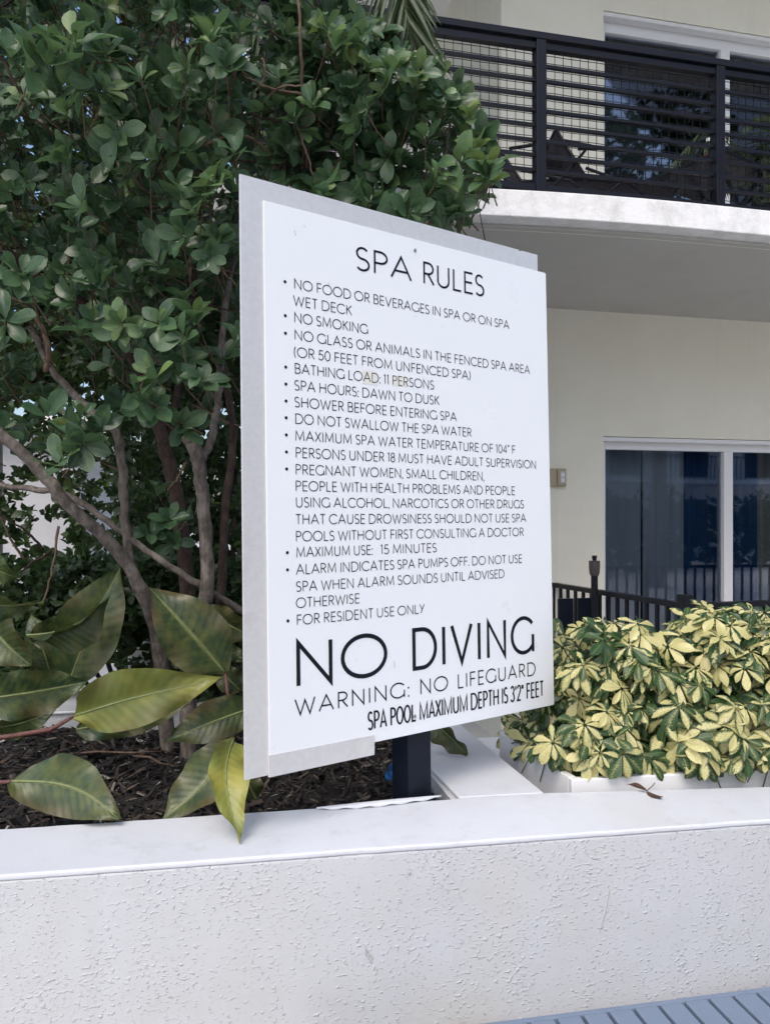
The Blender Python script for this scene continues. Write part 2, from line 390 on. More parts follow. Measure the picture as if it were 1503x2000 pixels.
# soil bed
mb = MB(); NX, NY = 90, 46; vs = []
for j in range(NY+1):
    for i in range(NX+1):
        x = S0+(S1-.0-S0)*i/NX; y = .165+(NB-.75-.165)*j/NY+.02
        z = H-.075+.018*math.sin(x*7+y*3)+.012*math.sin(x*19+1)*math.cos(y*17)+random.gauss(0,.004)
        vs.append((min(x,.998), y, z))
mb.add(vs, [(j*(NX+1)+i, j*(NX+1)+i+1, (j+1)*(NX+1)+i+1, (j+1)*(NX+1)+i) for j in range(NY) for i in range(NX)])
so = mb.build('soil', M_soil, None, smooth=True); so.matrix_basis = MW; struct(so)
mb = MB()
for k in range(6500):
    x = random.uniform(-.6, .98); y = random.uniform(.2, 1.3); z = H-.062+.018*math.sin(x*7+y*3)+random.uniform(-.004,.012)
    L = random.uniform(.006,.026); W_ = L*random.uniform(.12,.4); a = random.uniform(0, 6.3); tl = random.gauss(0,.35)
    d = Vector((math.cos(a), math.sin(a), tl)).normalized()*L; s_ = Vector((-math.sin(a), math.cos(a), random.gauss(0,.5))).normalized()*W_
    c = Vector((x,y,z)); up = Vector((0,0,W_*.5))
    mb.add([c-d-s_, c-d+s_, c+d+s_*.6, c+d-s_*.6, c+up], [(0,3,4),(3,2,4),(2,1,4),(1,0,4)])
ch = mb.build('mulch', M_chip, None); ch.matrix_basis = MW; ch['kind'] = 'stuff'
ch['label'] = 'dark wood chips scattered over the planting bed'

# ------------------------------------------------------------------ stroke font
def arc(cx, cy, rx, ry, a0, a1, n=14):
    return [(cx+rx*math.cos(R(a0+(a1-a0)*i/n)), cy+ry*math.sin(R(a0+(a1-a0)*i/n))) for i in range(n+1)]
GL = {
 'A': (.80, [[(0,0),(.40,1),(.80,0)], [(.135,.33),(.665,.33)]]),
 'B': (.52, [[(.26,.53),(0,.53),(0,1),(.24,1)]+arc(.24,.765,.235,.235,90,-90)[1:]+[(.02,.53)], [(0,.53),(0,0),(.26,0)]+arc(.26,.265,.26,.265,-90,90)[1:]]),
 'C': (.82, [arc(.48,.5,.48,.5,42,318,26)]),
 'D': (.74, [[(0,0),(0,1),(.28,1)]+arc(.28,.5,.46,.5,90,-90,22)[1:]+[(0,0)]]),
 'E': (.45, [[(.45,1),(0,1),(0,0),(.45,0)], [(0,.52),(.42,.52)]]),
 'F': (.43, [[(.43,1),(0,1),(0,0)], [(0,.52),(.40,.52)]]),
 'G': (.88, [arc(.48,.5,.48,.5,40,325,28), [(.873,.50),(.873,0)]]),
 'H': (.62, [[(0,0),(0,1)], [(.62,0),(.62,1)], [(0,.52),(.62,.52)]]),
 'I': (.0, [[(0,0),(0,1)]]),
 'J': (.36, [[(.36,1),(.36,.2)]+arc(.16,.2,.2,.2,0,-150)[1:]]),
 'K': (.54, [[(0,0),(0,1)], [(.50,1),(.02,.48)], [(.13,.60),(.54,0)]]),
 'L': (.42, [[(0,1),(0,0),(.42,0)]]),
 'M': (.84, [[(0,0),(.06,1),(.42,.12),(.78,1),(.84,0)]]),
 'N': (.66, [[(0,0),(0,1),(.66,0),(.66,1)]]),
 'O': (.96, [arc(.48,.5,.48,.5,0,360,34)]),
 'P': (.48, [[(0,0),(0,1),(.22,1)]+arc(.22,.74,.26,.26,90,-90)[1:]+[(0,.48)]]),
 'R': (.52, [[(0,0),(0,1),(.22,1)]+arc(.22,.74,.26,.26,90,-90)[1:]+[(0,.48)], [(.20,.48),(.52,0)]]),
 'S': (.48, [arc(.24,.755,.21,.245,35,270,18)+arc(.24,.255,.24,.255,90,-145,18)[0:]]),
 'T': (.52, [[(0,1),(.52,1)], [(.26,1),(.26,0)]]),
 'U': (.60, [[(0,1),(0,.3)]+arc(.30,.3,.30,.3,180,360,16)[1:]+[(.60,1)]]),
 'V': (.72, [[(0,1),(.36,0),(.72,1)]]),
 'W': (1.06, [[(0,1),(.27,0),(.53,.9),(.79,0),(1.06,1)]]),
 'X': (.58, [[(0,0),(.58,1)], [(0,1),(.58,0)]]),
 'Y': (.56, [[(0,1),(.29,.42)], [(.56,1),(.12,0)]]),
 '0': (.54, [arc(.27,.5,.27,.5,0,360,28)]),
 '1': (.15, [[(0,.90),(.13,1),(.13,0)]]),
 '2': (.48, [arc(.24,.74,.23,.26,165,-28,16)+[(0,0),(.48,0)]]),
 '3': (.46, [arc(.22,.755,.21,.245,155,-90,16), arc(.22,.26,.24,.26,85,-155,16)]),
 '4': (.54, [[(.40,0),(.40,1),(0,.27),(.54,.27)]]),
 '5': (.48, [[(.44,1),(.10,1),(.05,.56)]+arc(.22,.31,.26,.31,118,-150,18)[1:]]),
 '8': (.46, [arc(.23,.76,.20,.24,-90,270,22), arc(.23,.265,.23,.265,90,450,22)]),
 '(': (.16, [arc(.36,.47,.34,.72,128,232,14)]),
 ')': (.16, [arc(-.20,.47,.34,.72,-52,52,14)]),
 "'": (.0, [[(0,1.0),(0,.74)]]),
 '"': (.13, [[(0,1.0),(0,.74)], [(.13,1.0),(.13,.74)]]),
 '\u00b0': (.16, [arc(.08,.92,.08,.08,0,360,14)]),
}
def ribbon(mb, pts, wd, z, closed=False):
    P = [Vector((p[0], p[1])) for p in pts]; P = [p for i, p in enumerate(P) if i == 0 or (p-P[i-1]).length > 1e-7]
    closed = (P[0]-P[-1]).length < 1e-6 and len(P) > 8
    if closed: P = P[:-1]
    n = len(P); L = []; Rr = []
    for i in range(n):
        a = P[(i-1) % n] if (closed or i > 0) else None; c = P[(i+1) % n] if (closed or i < n-1) else None
        d1 = (P[i]-a).normalized() if a is not None else (c-P[i]).normalized()
        d2 = (c-P[i]).normalized() if c is not None else d1
        n1 = Vector((-d1.y, d1.x)); n2 = Vector((-d2.y, d2.x)); m = n1+n2
        if m.length < .05: m = n1.copy()
        m.normalize(); k = 1/max(.38, m.dot(n1)); off = m*wd/2*k
        L.append(P[i]+off); Rr.append(P[i]-off)
    vs = [(p.x,p.y,z) for p in L]+[(p.x,p.y,z) for p in Rr]
    fs = [(n+i, n+(i+1)%n, (i+1)%n, i) for i in range(n if closed else n-1)]
    mb.add(vs, fs)
def dot(mb, x, y, r, z):
    mb.add([(x+r*math.cos(a*math.pi/8), y+r*math.sin(a*math.pi/8), z) for a in range(16)], [tuple(range(16))])
LS = "IHNMUEDBRPLKF'\""; RS = "IHNMU'\"1"
def textline(s, x0, x1, y0, cap, wd, sp=.17, spc=.35, gx=None):
    """strokes for s between x0 and x1 with baseline y0; only the letter widths are fitted, the stroke stays even"""
    u = 0; items = []
    for i, ch in enumerate(s):
        if ch == ' ': items.append((' ', u)); u += spc-sp*.3; continue
        if ch in ',.:':
            items.append((ch, u+.02)); u += .04+sp; continue
        if ch in LS: u += .055
        w_ = GL[ch][0]; items.append((ch, u)); u += w_+sp+(.055 if ch in RS else 0)
    total = max(uu+(GL[c][0] if c in GL else .04) for c, uu in items if c != ' '); k = (x1-x0-wd)/total
    mb = MB(); z = .0008; out = [mb]
    for ch, uu in items:
        if ch == ' ': mb = MB(); out.append(mb); continue
        X = x0+wd/2+uu*k
        if ch in ',.:':
            dot(mb, X, y0+wd*.6, wd*.72, z)
            if ch == ':': dot(mb, X, y0+cap*.58, wd*.72, z)
            if ch == ',': ribbon(mb, [(X+wd*.2,y0+wd*.6),(X-wd*.5,y0-wd*1.5)], wd*.7, z+.00005)
            continue
        for q, st in enumerate(GL[ch][1]):
            ribbon(mb, [(X+p[0]*k, y0+wd/2+p[1]*(cap-wd)) for p in st], wd, z+.00005*q)
    return [m_ for m_ in out if m_.v]

# ------------------------------------------------------------------ the sign
Us = Vector((0.81673764, 0.57700379, 0.00250173)); Ns = Vector((0.57687047, -0.81662864, 0.0183881)); Vs = Ns.cross(Us)
MS = Matrix(((Us.x,Vs.x,Ns.x,0),(Us.y,Vs.y,Ns.y,0),(Us.z,Vs.z,Ns.z,0),(0,0,0,1)))
TL = Vector((-0.27653027, 1.75, 2.2672322))
M_sign = Matrix.Translation(TL) @ MS          # local x right, y up, z out of the face; origin = top left of the white face
MSi = M_sign.inverted()
# base of the post
def plane_pt(px, py, off):
    r = Vector(ray(px, py)); o0 = TL+Ns*off; c = Vector((0,0,EYE)); t = (o0-c).dot(Ns)/r.dot(Ns); return c+r*t
corner = plane_pt(797, 1500, -.013); a_ = .074
pc = Vector((corner.x, corner.y, 0)) - Vector((Ns.x,Ns.y,0)).normalized()*a_/2 + Vector((Us.x,Us.y,0)).normalized()*a_/2
sg = thing('rules_sign', 'tall white spa rules board on aluminium backing and dark square post', 'sign', Matrix.Translation((pc.x, pc.y, H-.1)))
SB = Matrix.Translation((-pc.x,-pc.y,-(H-.1))) @ M_sign
def sgn(mb, name, m, **k):
    if isinstance(mb, list):
        for q_ in mb: sgn(q_, name, m, **k)
        return
    o = mb.build(name, m, sg, **k); o.matrix_basis = SB; return o
sgn(MB().prism([(-.0575,-1.3030),(.283,-1.3030),(.283,-1.24),(.8915,-1.24),(.8915,.0490),(.840,.0490),(.826,.0490),(.820,.0435),(.814,.0490),(-.0549,.0481)], -.010, -.004), 'backing_sheet', M_alu, bevel=.0006)
sgn(MB().prism([(.001,-1.2775),(.925,-1.2775),(.929,-1.2735),(.9215,-.004),(.9185,-.0005),(.001,0)][::1], -.0035, 0), 'sign_face', M_panel, bevel=.0006)
sgn(MB().prism([(-.002,-1.3065),(.2855,-1.3075),(.2865,-1.2585),(-.002,-1.2570)], -.0030, .0022), 'lower_trim_strip', M_alu, bevel=.0005)
BL = [("NO FOOD OR BEVERAGES IN SPA OR ON SPA",.0756,.7678,.1895),("WET DECK",.0735,.2361,.2287),("NO SMOKING",.0749,.2826,.2682),
 ("NO GLASS OR ANIMALS IN THE FENCED SPA AREA",.0753,.848,.3088),("(OR 50 FEET FROM UNFENCED SPA)",.0736,.6191,.3488),
 ("BATHING LOAD: 11 PERSONS",.0749,.4904,.3872),("SPA HOURS: DAWN TO DUSK",.0740,.5078,.4266),("SHOWER BEFORE ENTERING SPA",.0739,.567,.4657),
 ("DO NOT SWALLOW THE SPA WATER",.0746,.6194,.5045),("MAXIMUM SPA WATER TEMPERATURE OF 104\u00b0 F",.0741,.785,.5440),
 ("PERSONS UNDER 18 MUST HAVE ADULT SUPERVISION",.0748,.8667,.5834),("PREGNANT WOMEN, SMALL CHILDREN,",.0743,.6643,.6226),
 ("PEOPLE WITH HEALTH PROBLEMS AND PEOPLE",.0738,.7808,.6609),("USING ALCOHOL, NARCOTICS OR OTHER DRUGS",.0739,.8154,.6989),
 ("THAT CAUSE DROWSINESS SHOULD NOT USE SPA",.0734,.8234,.7385),("POOLS WITHOUT FIRST CONSULTING A DOCTOR",.0729,.8128,.7780),
 ("MAXIMUM USE:",.0736,.2890,.8150),("ALARM INDICATES SPA PUMPS OFF. DO NOT USE",.0731,.8049,.8545),
 ("SPA WHEN ALARM SOUNDS UNTIL ADVISED",.0726,.7344,.8942),("OTHERWISE",.0721,.2485,.9322),("FOR RESIDENT USE ONLY",.0728,.4486,.9715)]
bul = {0,2,3,5,6,7,8,9,10,11,16,17,20}
for i, (s, x0, x1, vb) in enumerate(BL):
    mb = textline(s, x0, x1, -vb, .0246, .00215)
    if i in bul: db = MB(); mb.append(db); dot(db, .0530-.0001*i, -(vb-.0123), .0038, .0008)
    sgn(mb, 'lettering', M_ink)
sgn(textline('15 MINUTES', .3120, .492, -.8150, .0246, .00215), 'lettering', M_ink)
sgn(textline("SPA", .2475, .4215, -.1140, .0605, .0054), 'title_lettering', M_ink)
sgn(textline("RULES", .4560, .6738, -.1128, .0605, .0054), 'title_lettering', M_ink)
sgn(textline("NO", .0640, .3290, -1.1165, .1095, .0107, sp=.20), 'warning_lettering', M_ink)
sgn(textline("DIVING", .4020, .8495, -1.1165, .1095, .0107, sp=.24), 'warning_lettering', M_ink)
sgn(textline("WARNING:", .0655, .3970, -1.1800, .0400, .0036, sp=.24), 'warning_lettering', M_ink)
sgn(textline("NO", .4290, .5240, -1.1805, .0400, .0036, sp=.24), 'warning_lettering', M_ink)
sgn(textline("LIFEGUARD", .5560, .8525, -1.1815, .0400, .0036, sp=.24), 'warning_lettering', M_ink)
_GL = dict(GL); GL['M'] = (.86, [[(0,0),(0,1),(.43,.05),(.86,1),(.86,0)]])
GL['O'] = (.70, [arc(.35,.5,.35,.5,0,360,30)]); GL['A'] = (.66, [[(0,0),(.33,1),(.66,0)], [(.10,.30),(.56,.30)]])
mb = textline("SPA POOL MAXIMUM DEPTH IS 3'2\" FEET", .2664, .8858, -1.2460, .0466, .0050, sp=.18, spc=.38)
GL.update(_GL); sgn(mb, 'depth_lettering', M_ink)
o = sgn(MB().prism([(.2635,-.3918),(.3094,-.3928),(.3090,-.3589),(.2640,-.3580)], .0002, .0005), 'tape_patch', M_tape)
o = sgn(MB().prism([(.3535,-.3886),(.4022,-.3886),(.4022,-.3622),(.3535,-.3622)], .0002, .0005), 'tape_patch', M_tape)
for (x, y) in ((.4325,-.0293), (.412,-1.2325)):
    mb = MB(); mb.lathe([(.0048,0),(.0048,.0014),(.0036,.0024),(.0012,.0026),(.0008,.0016)], 14, (x,y,0)); sgn(mb, 'screw', M_steel, smooth=False)
mb = MB()
for (x, y, dx_, dy_) in ((.079,-.052,.004,.012),(.105,-.035,.002,.004),(.17,-.158,.001,.010),(.35,-1.085,.001,.018),(.43,-.2,.003,.002)):
    ribbon(mb, [(x,y),(x+dx_,y-dy_)], .0011, .0006)
sgn(mb, 'scratch', M_steel)
cl_ = MSi @ corner
MB().box(cl_.x, cl_.x+a_, -1.66, -.30, -.0115-a_, -.0115).build('post', M_post, sg, bevel=.003).matrix_basis = SB
bk = MB().box(cl_.x-.12, cl_.x+.2, -.29, -.25, -.020, -.0102).build('bracket', M_post, sg); bk.matrix_basis = SB

# ------------------------------------------------------------------ apartment building (frame B)
PH = 12.9; P0 = at(1180, 1007, 5.43); MBd = frame(P0.x, P0.y, PH); MBi = MBd.inverted()
def bp(px, py, t=0):
    r = MBi.to_3x3() @ Vector(ray(px, py)); c = MBi @ Vector((0,0,EYE)); k = (t-c.y)/r.y; q = c+r*k; return q.x, q.z
ZT_ = 0
bd = thing('apartment_building', 'cream stucco apartment building with white framed sliding doors on two floors', 'building', MBd)
SC = bp(978, 60)[0]; SE = 7.0; ZT = 5.799; TW = .22
o1 = (bp(1177.5,900)[0], 2.75, .10, bp(1180,852)[1])
ZF = 3.134
o2 = (bp(1176.5,100)[0], 2.75, ZF+.06, bp(1180,20)[1])
mb = MB()
mb.box(SC, o1[0], 0, TW, 0, ZT)
mb.box(o1[1], SE, 0, TW, 0, ZT)
mb.box(o1[0], o1[1], 0, TW, 0, o1[2]); mb.box(o1[0], o1[1], 0, TW, o1[3], o2[2]); mb.box(o1[0], o1[1], 0, TW, o2[3], ZT)
mb.build('wall', M_cream, bd)
MB().box(SC, SC+.2, TW+.001, 7, 0, ZT).build('wall', M_cream, bd)
MB().box(SC-1.6, SE+.3, -1.6, 7.3, 5.80, 6.05).build('roof', M_farwhite, bd)
# balcony slab with slightly bowed front
pts = []
for i in range(73):
    s = -2.7+i*(6.2+2.7)/72; y = -1.50 + .045*max(0, (-.3-s))**2 + .006*s*s
    pts.append((s, y))
poly = pts + [(6.2, -.001), (SC-.001, -.001), (SC-.001, 2.5), (-2.7, 2.5)]
ZB = 2.990
sl_ = MB().prism(poly, ZB+.012, ZF).build('balcony_slab', M_fascia, bd, bevel=.006)
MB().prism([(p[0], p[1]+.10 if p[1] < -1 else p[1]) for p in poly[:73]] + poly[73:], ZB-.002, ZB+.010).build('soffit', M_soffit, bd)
mb = MB()
for i in range(72):
    (a, b), (c, d) = pts[i], pts[i+1]; mb.add([(a,b+.14,ZB-.003),(c,d+.14,ZB-.003),(c,d+.148,ZB-.003),(a,b+.148,ZB-.003)], [(0,3,2,1)])
mb.build('drip_groove', M_cream, bd)

def sliding_door(o, glx, mullx, glz, zb, kind):
    s0, s1, z0, z1 = o; d0, d1 = .07, .13
    fr_ = MB(); t = .055
    fr_.box(s0+.001, s0+t, d0, d1, z0, z1-.001); fr_.box(s1-t, s1-.001, d0, d1, z0, z1-.001)
    fr_.box(s0+t, s1-t, d0, d1, z1-glz, z1-.001); fr_.box(s0+t, s1-t, d0, d1, z0, z0+.08)
    fr = fr_.build('sliding_door', M_alu_w, bd, bevel=.004)
    ml = mullx; mw = .075; xs = [s0+t, ml, ml+mw, ml+mw+.80, ml+2*mw+.80, s1-t]
    for k in (1, 3):
        MB().box(xs[k], xs[k+1], d0+.012-.02*(k==1), d1-.004, z0+.081, z1-glz-.001).build('mullion', M_alu_w, fr, bevel=.003)
    MB().box(s0+.002, s1-.002, .006, .068, z1-.032, z1-.004).build('head_flashing', M_alu_w, fr, bevel=.002)
    for k in (0, 2, 4):
        MB().box(xs[k]-.002, xs[k+1]+.002, d0+.03, d0+.036, z0+.07, z1-glz+.01).build('pane', M_glass, fr)
    return xs, fr
xa, fr1 = sliding_door(o1, 0, bp(1410,900,.08)[0], .085, .1, 1)
xb, fr2 = sliding_door(o2, 0, bp(1404,100,.08)[0], .105, .1, 2)
def curtain(x0, x1, z0, z1, y, m, par, per=.085, amp=.025, ph=0):
    n = int((x1-x0)/per*8)+2; vs = []; 
    for i in range(n+1):
        x = x0+(x1-x0)*i/n; a = math.sin((x-x0)/per*6.283+ph)*amp+math.sin((x-x0)/per*2.1+ph)*amp*.5
        vs += [(x, y+a, z0), (x, y+a*.8, z1)]
    mb = MB(); mb.add(vs, [(2*i, 2*i+2, 2*i+3, 2*i+1) for i in range(n)]); return mb.build('curtain', m, par, smooth=True)
za, zz = o1[2]+.03, o1[3]+.02
gx = lambda px: bp(px, 1000, .3)[0]
curtain(xa[0]-.03, gx(1248), za, zz, .30, M_cur_g, fr1, .16, .012)
curtain(gx(1252), gx(1330), za, zz, .27, M_cur_g, fr1, .12, .014, 1)
curtain(gx(1331), gx(1412), za, zz, .33, M_cur_n, fr1, .11, .03)
curtain(gx(1432), gx(1475), za, zz, .30, M_cur_n, fr1, .08, .03, 2)
curtain(gx(1476), gx(1530), za, zz, .32, M_cur_w, fr1, .08, .03, 2)
za, zz = o2[2]+.03, o2[3]+.02
curtain(xb[0]-.03, xb[1]+.05, za, zz, .30, M_cur_d, fr2, .09, .012)
curtain(xb[2]-.03, xb[2]+.2, za, zz, .32, M_cur_d, fr2, .09, .02)
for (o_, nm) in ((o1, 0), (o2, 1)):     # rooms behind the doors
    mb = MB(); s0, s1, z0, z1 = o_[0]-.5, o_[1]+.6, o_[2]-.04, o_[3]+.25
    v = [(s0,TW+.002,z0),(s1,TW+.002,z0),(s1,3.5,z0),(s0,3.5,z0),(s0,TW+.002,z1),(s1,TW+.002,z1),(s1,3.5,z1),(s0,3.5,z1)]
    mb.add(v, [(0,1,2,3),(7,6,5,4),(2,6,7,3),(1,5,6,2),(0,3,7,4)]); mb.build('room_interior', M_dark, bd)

# wall switch box
sb_s, sb_z = bp(1086, 933)
wb = thing('wall_light', 'small beige weatherproof box with white toggle on the cream wall', 'light fixture', MBd @ Matrix.Translation((sb_s, 0, sb_z)))
MB().box(-.062,.062,-.028,0,-.062,.062).build('back_box', M_plast_g, wb, bevel=.005)
MB().box(-.010,.052,-.045,-.028,-.055,.055).build('cover', M_plast_g, wb, bevel=.004)
MB().box(.004,.040,-.052,-.0455,-.040,.040).build('lens', M_lens, wb, bevel=.004)
MB().box(.010,.034,-.056,-.0525,-.030,-.008).build('toggle', M_alu_w, wb, bevel=.002)
MB().box(.010,.034,-.056,-.0525,.008,.030).build('toggle', M_alu_w, wb, bevel=.002)

# ------------------------------------------------------------------ balcony railing
TR = -1.42
rl = thing('balcony_railing', 'black metal balcony railing of horizontal bars backed by wire mesh', 'railing', MBd @ Matrix.Translation((0, TR, ZF)))
z_top = bp(1180, 88, TR)[1]-ZF; HR = z_top
sA = -2.5; posts = [-2.3, bp(1052, 200, TR)[0], bp(1400, 250, TR)[0], 2.62, 4.2]; sZ = 5.0
MB().box(sA, sZ, -.032, .032, HR-.035, HR).build('top_rail', M_black, rl, bevel=.003)
MB().box(sA, sZ, -.018, .018, HR-.075, HR-.045).build('rail', M_black, rl)
MB().box(sA, sZ, -.018, .018, .012, .042).build('bottom_rail', M_black, rl)
for p in posts: MB().box(p-.025, p+.025, -.030, .030, 0, HR-.036).build('post', M_black, rl, bevel=.002)
ends = [sA]+posts+[sZ]; nb = 8
dz = (HR-.08-.04)/(nb+1)
for a, b in zip(ends[:-1], ends[1:]):
    a2 = a+.0255 if a != sA else a; b2 = b-.0255 if b != sZ else b
    me = MB().box(0, b2-a2, -.009, .009, -.0075, .0075).mesh('bar', M_black)
    for k in range(nb):
        link('bar', me, rl, Matrix.Translation((a2, 0, .042+dz*(k+1))))
    mb = MB(); x = a2+.02
    while x < b2:
        j = random.gauss(0,.0008); mb.tube([(x,.016,.03),(x+j,.017,HR*.5),(x,.016,HR-.05)], .0019, 4, False); x += .0455
    for k in range(2*(nb+1)):
        z = .042+dz*(k+.5)/2+.012
        pp = [(a2+(b2-a2)*q/16, .020, z+random.gauss(0,.0009)) for q in range(17)]; mb.tube(pp, .0019, 4, False)
    mb.build('wire_mesh', M_black, rl)

# balcony furniture ------------------------------------------------------
def lounge(M, label):
    t = thing('lounge_chair', label, 'chair', M, 'reclining sling chairs on the balcony')
    for s in (-.27, .27):
        MB().tube([(s,.46,.72),(s,.22,.34),(s,-.50,.30)], .014, 8).build('side_frame', M_black, t, smooth=True)
        MB().tube([(s*1.1,.33,.0),(s*1.1,-.05,.33),(s*1.1,-.22,.52),(s*1.1,-.05,.57),(s*1.1,.30,.56)], .012, 8).build('armrest', M_black, t, smooth=True)
        MB().tube([(s*1.08,-.45,.0),(s*1.08,-.1,.30),(s*1.08,.24,.42)], .012, 8).build('leg', M_black, t, smooth=True)
    n = 10; P = [(.455,.71)]+[(.455-.235*i/5, .71-.37*i/5) for i in range(1,6)]+[(.22-.72*i/5, .34-.04*i/5) for i in range(1,6)]
    P = [(y, z-.012*math.sin(i/10*math.pi)) for i, (y, z) in enumerate(P)]
    mb = MB(); vs = []
    for y, z in P: vs += [(-.262,y,z),(.262,y,z)]
    mb.add(vs, [(2*i,2*i+1,2*i+3,2*i+2) for i in range(len(P)-1)]); o = mb.build('sling', M_sling, t, smooth=True)
    o.modifiers.new('t','SOLIDIFY').thickness = .004
    MB().tube([(-.27,.46,.72),(.27,.46,.72)], .014, 8).build('cross_bar', M_black, t)
    MB().tube([(-.27,-.5,.30),(.27,-.5,.30)], .014, 8).build('cross_bar', M_black, t)
    return t
def bz(px, py, t): s, z = bp(px, py, t); return s
lounge(MBd @ frame(bz(1080,330,-.75), -.80, 62, ZF) @ Matrix.Scale(.84, 4), 'charcoal sling chair on the balcony left of the first railing post')
lounge(MBd @ frame(bz(1165,350,-.85), -.95, 78, ZF) @ Matrix.Scale(.72, 4), 'low charcoal sling chair on the balcony right of the first railing post')
# table
ts = bz(1385, 330, -.75)
tb = thing('balcony_table', 'black square balcony table with crossed legs beside the second railing post', 'table', MBd @ frame(ts, -.75, 20, ZF))
MB().box(-.26,.26,-.26,.26,.50,.525).build('tabletop', M_black, tb, bevel=.005)
for y in (-.2,.2):
    for s in (-1,1): MB().tube([(-.22*s,y,0),(.22*s,y,.50)], .014, 6).build('leg', M_black, tb)
bt = thing('drink_bottle', 'small clear bottle standing on the balcony table', 'bottle', MBd @ Matrix.Translation((ts-.06,-.82,ZF+.526)))
MB().lathe([(.028,0),(.030,.01),(.030,.10),(.012,.14),(.012,.165)], 16).build('body', M_bottle, bt, smooth=True)
MB().lathe([(.029+.002,.04),(.0315,.045),(.0315,.075),(.031,.08)], 16).build('label_band', M_red, bt)
MB().lathe([(.013,.166),(.013,.185)], 12).build('cap', M_alu_w, bt)

# ------------------------------------------------------------------ leaf machinery
def leaf_base(prof, L=1, fold=.25, curl=.25, wav=0, tip=.0, nx=4):
    """unit leaf along +Y, normal +Z, returns verts, faces, uvs(per vertex)"""
    n = len(prof)-1; vs = []; uv = []
    for j, wd in enumerate(prof):
        t = j/n
        for i in range(nx+1):
            a = i/nx*2-1; x = a*wd; z = abs(x)*fold - curl*t*t + wav*math.sin(t*9+a*2)*abs(a)*.5
            vs.append((x, t*(1-curl*.25*t), z)); uv.append((a*.5+.5, t))
    fs = [(j*(nx+1)+i, j*(nx+1)+i+1, (j+1)*(nx+1)+i+1, (j+1)*(nx+1)+i) for j in range(n) for i in range(nx)]
    return np.array(vs), np.array(fs), np.array(uv)
OBOV = [.02,.09,.17,.235,.265,.255,.19,.02]
OBL = [.03,.07,.12,.17,.205,.20,.15,.015]
def mesh_np(name, V, Fc, UV, T, m):
    me = bpy.data.meshes.new(name); nv, nf = len(V), len(Fc)
    me.vertices.add(nv); me.vertices.foreach_set('co', V.astype(np.float32).ravel())
    me.loops.add(nf*4); me.loops.foreach_set('vertex_index', Fc.astype(np.int32).ravel())
    me.polygons.add(nf); me.polygons.foreach_set('loop_start', np.arange(0, nf*4, 4, dtype=np.int32))
    me.polygons.foreach_set('use_smooth', np.ones(nf, dtype=bool))
    me.update(calc_edges=True)
    uvl = me.uv_layers.new(name='leaf'); uvl.data.foreach_set('uv', UV[Fc.ravel()].astype(np.float32).ravel())
    at_ = me.attributes.new('tint', 'FLOAT', 'POINT'); at_.data.foreach_set('value', np.asarray(T, dtype=np.float32))
    me.materials.append(m); me.validate(); return me
class Foliage:
    def __init__(s, bases): s.bases = bases; s.L = []
    def add(s, p, d, nrm, size, tint, wide=1.0):
        d = Vector(d).normalized(); nrm = Vector(nrm); x = d.cross(nrm)
        if x.length < 1e-4: x = d.orthogonal()
        x.normalize(); z = x.cross(d)
        s.L.append((Vector(p), x*wide, d, z, size, random.randrange(len(s.bases)), min(1, max(0, tint))))
    def build(s, parent, m, nobj=300, name='leaf', stuff='foliage', maxpx=0, org=Vector((0,0,0))):
        def score(l):
            p = l[0]; 
            if p.y < .3: return 99
            px = CX+p.x/p.y*F; py = HY-(p.z-EYE)/p.y*F
            inn = -30 < px < 1530 and -30 < py < 2000
            return p.y/l[4]*.1*(.5+.5*abs(1)) if inn else 99
        # nearest ones in view first
        order = sorted(s.L, key=lambda l: (score(l) == 99, l[0].y))
        objs, rest = order[:nobj], order[nobj:]
        me = {}
        for l in objs:
            q = (l[5], round(l[6]*6)/6)
            if q not in me:
                V, Fc, UV = s.bases[l[5]]; me[q] = mesh_np(name, V, Fc, UV, np.full(len(V), q[1]), m)
            p, x, y, z, sz = l[:5]; p = p-org
            link(name, me[q], parent, Matrix(((x.x*sz,y.x*sz,z.x*sz,p.x),(x.y*sz,y.y*sz,z.y*sz,p.y),(x.z*sz,y.z*sz,z.z*sz,p.z),(0,0,0,1))))
        if rest:
            VV, FF, UU, TT = [], [], [], []; off = 0
            for l in rest:
                V, Fc, UV = s.bases[l[5]]; p, x, y, z, sz = l[:5]; p = p-org
                A = np.array([[x.x,y.x,z.x],[x.y,y.y,z.y],[x.z,y.z,z.z]])*sz
                VV.append(V @ A.T + np.array(p)); FF.append(Fc+off); UU.append(UV); TT.append(np.full(len(V), l[6])); off += len(V)
            o = link(stuff, mesh_np(stuff, np.concatenate(VV), np.concatenate(FF), np.concatenate(UU), np.concatenate(TT), m), parent); o['kind'] = 'stuff'
def rosette(fo, p, ax, n, size, tint, amin=35, amax=80, droop=0, wide=1.0):
    ax = Vector(ax).normalized(); u = ax.orthogonal().normalized(); v = ax.cross(u); ph = random.uniform(0, 6.3)
    for k in range(n):
        a = ph+k*2.4+random.gauss(0,.2); rad = u*math.cos(a)+v*math.sin(a); al = R(random.uniform(amin, amax))
        if k < n*.3: al *= .6
        d = ax*math.cos(al)+rad*math.sin(al)+Vector((0,0,-droop)); nr = ax*math.sin(al)-rad*math.cos(al)+Vector((random.gauss(0,.15),random.gauss(0,.15),random.gauss(0,.15)))
        sz = size*random.uniform(.72,1.15)*(.75 if k < n*.3 else 1)
        fo.add(Vector(p)+rad*size*.05-ax*random.uniform(0,size*.35), d, nr, sz, tint+random.gauss(0,.12)+(.15 if k < n*.3 else 0), wide)
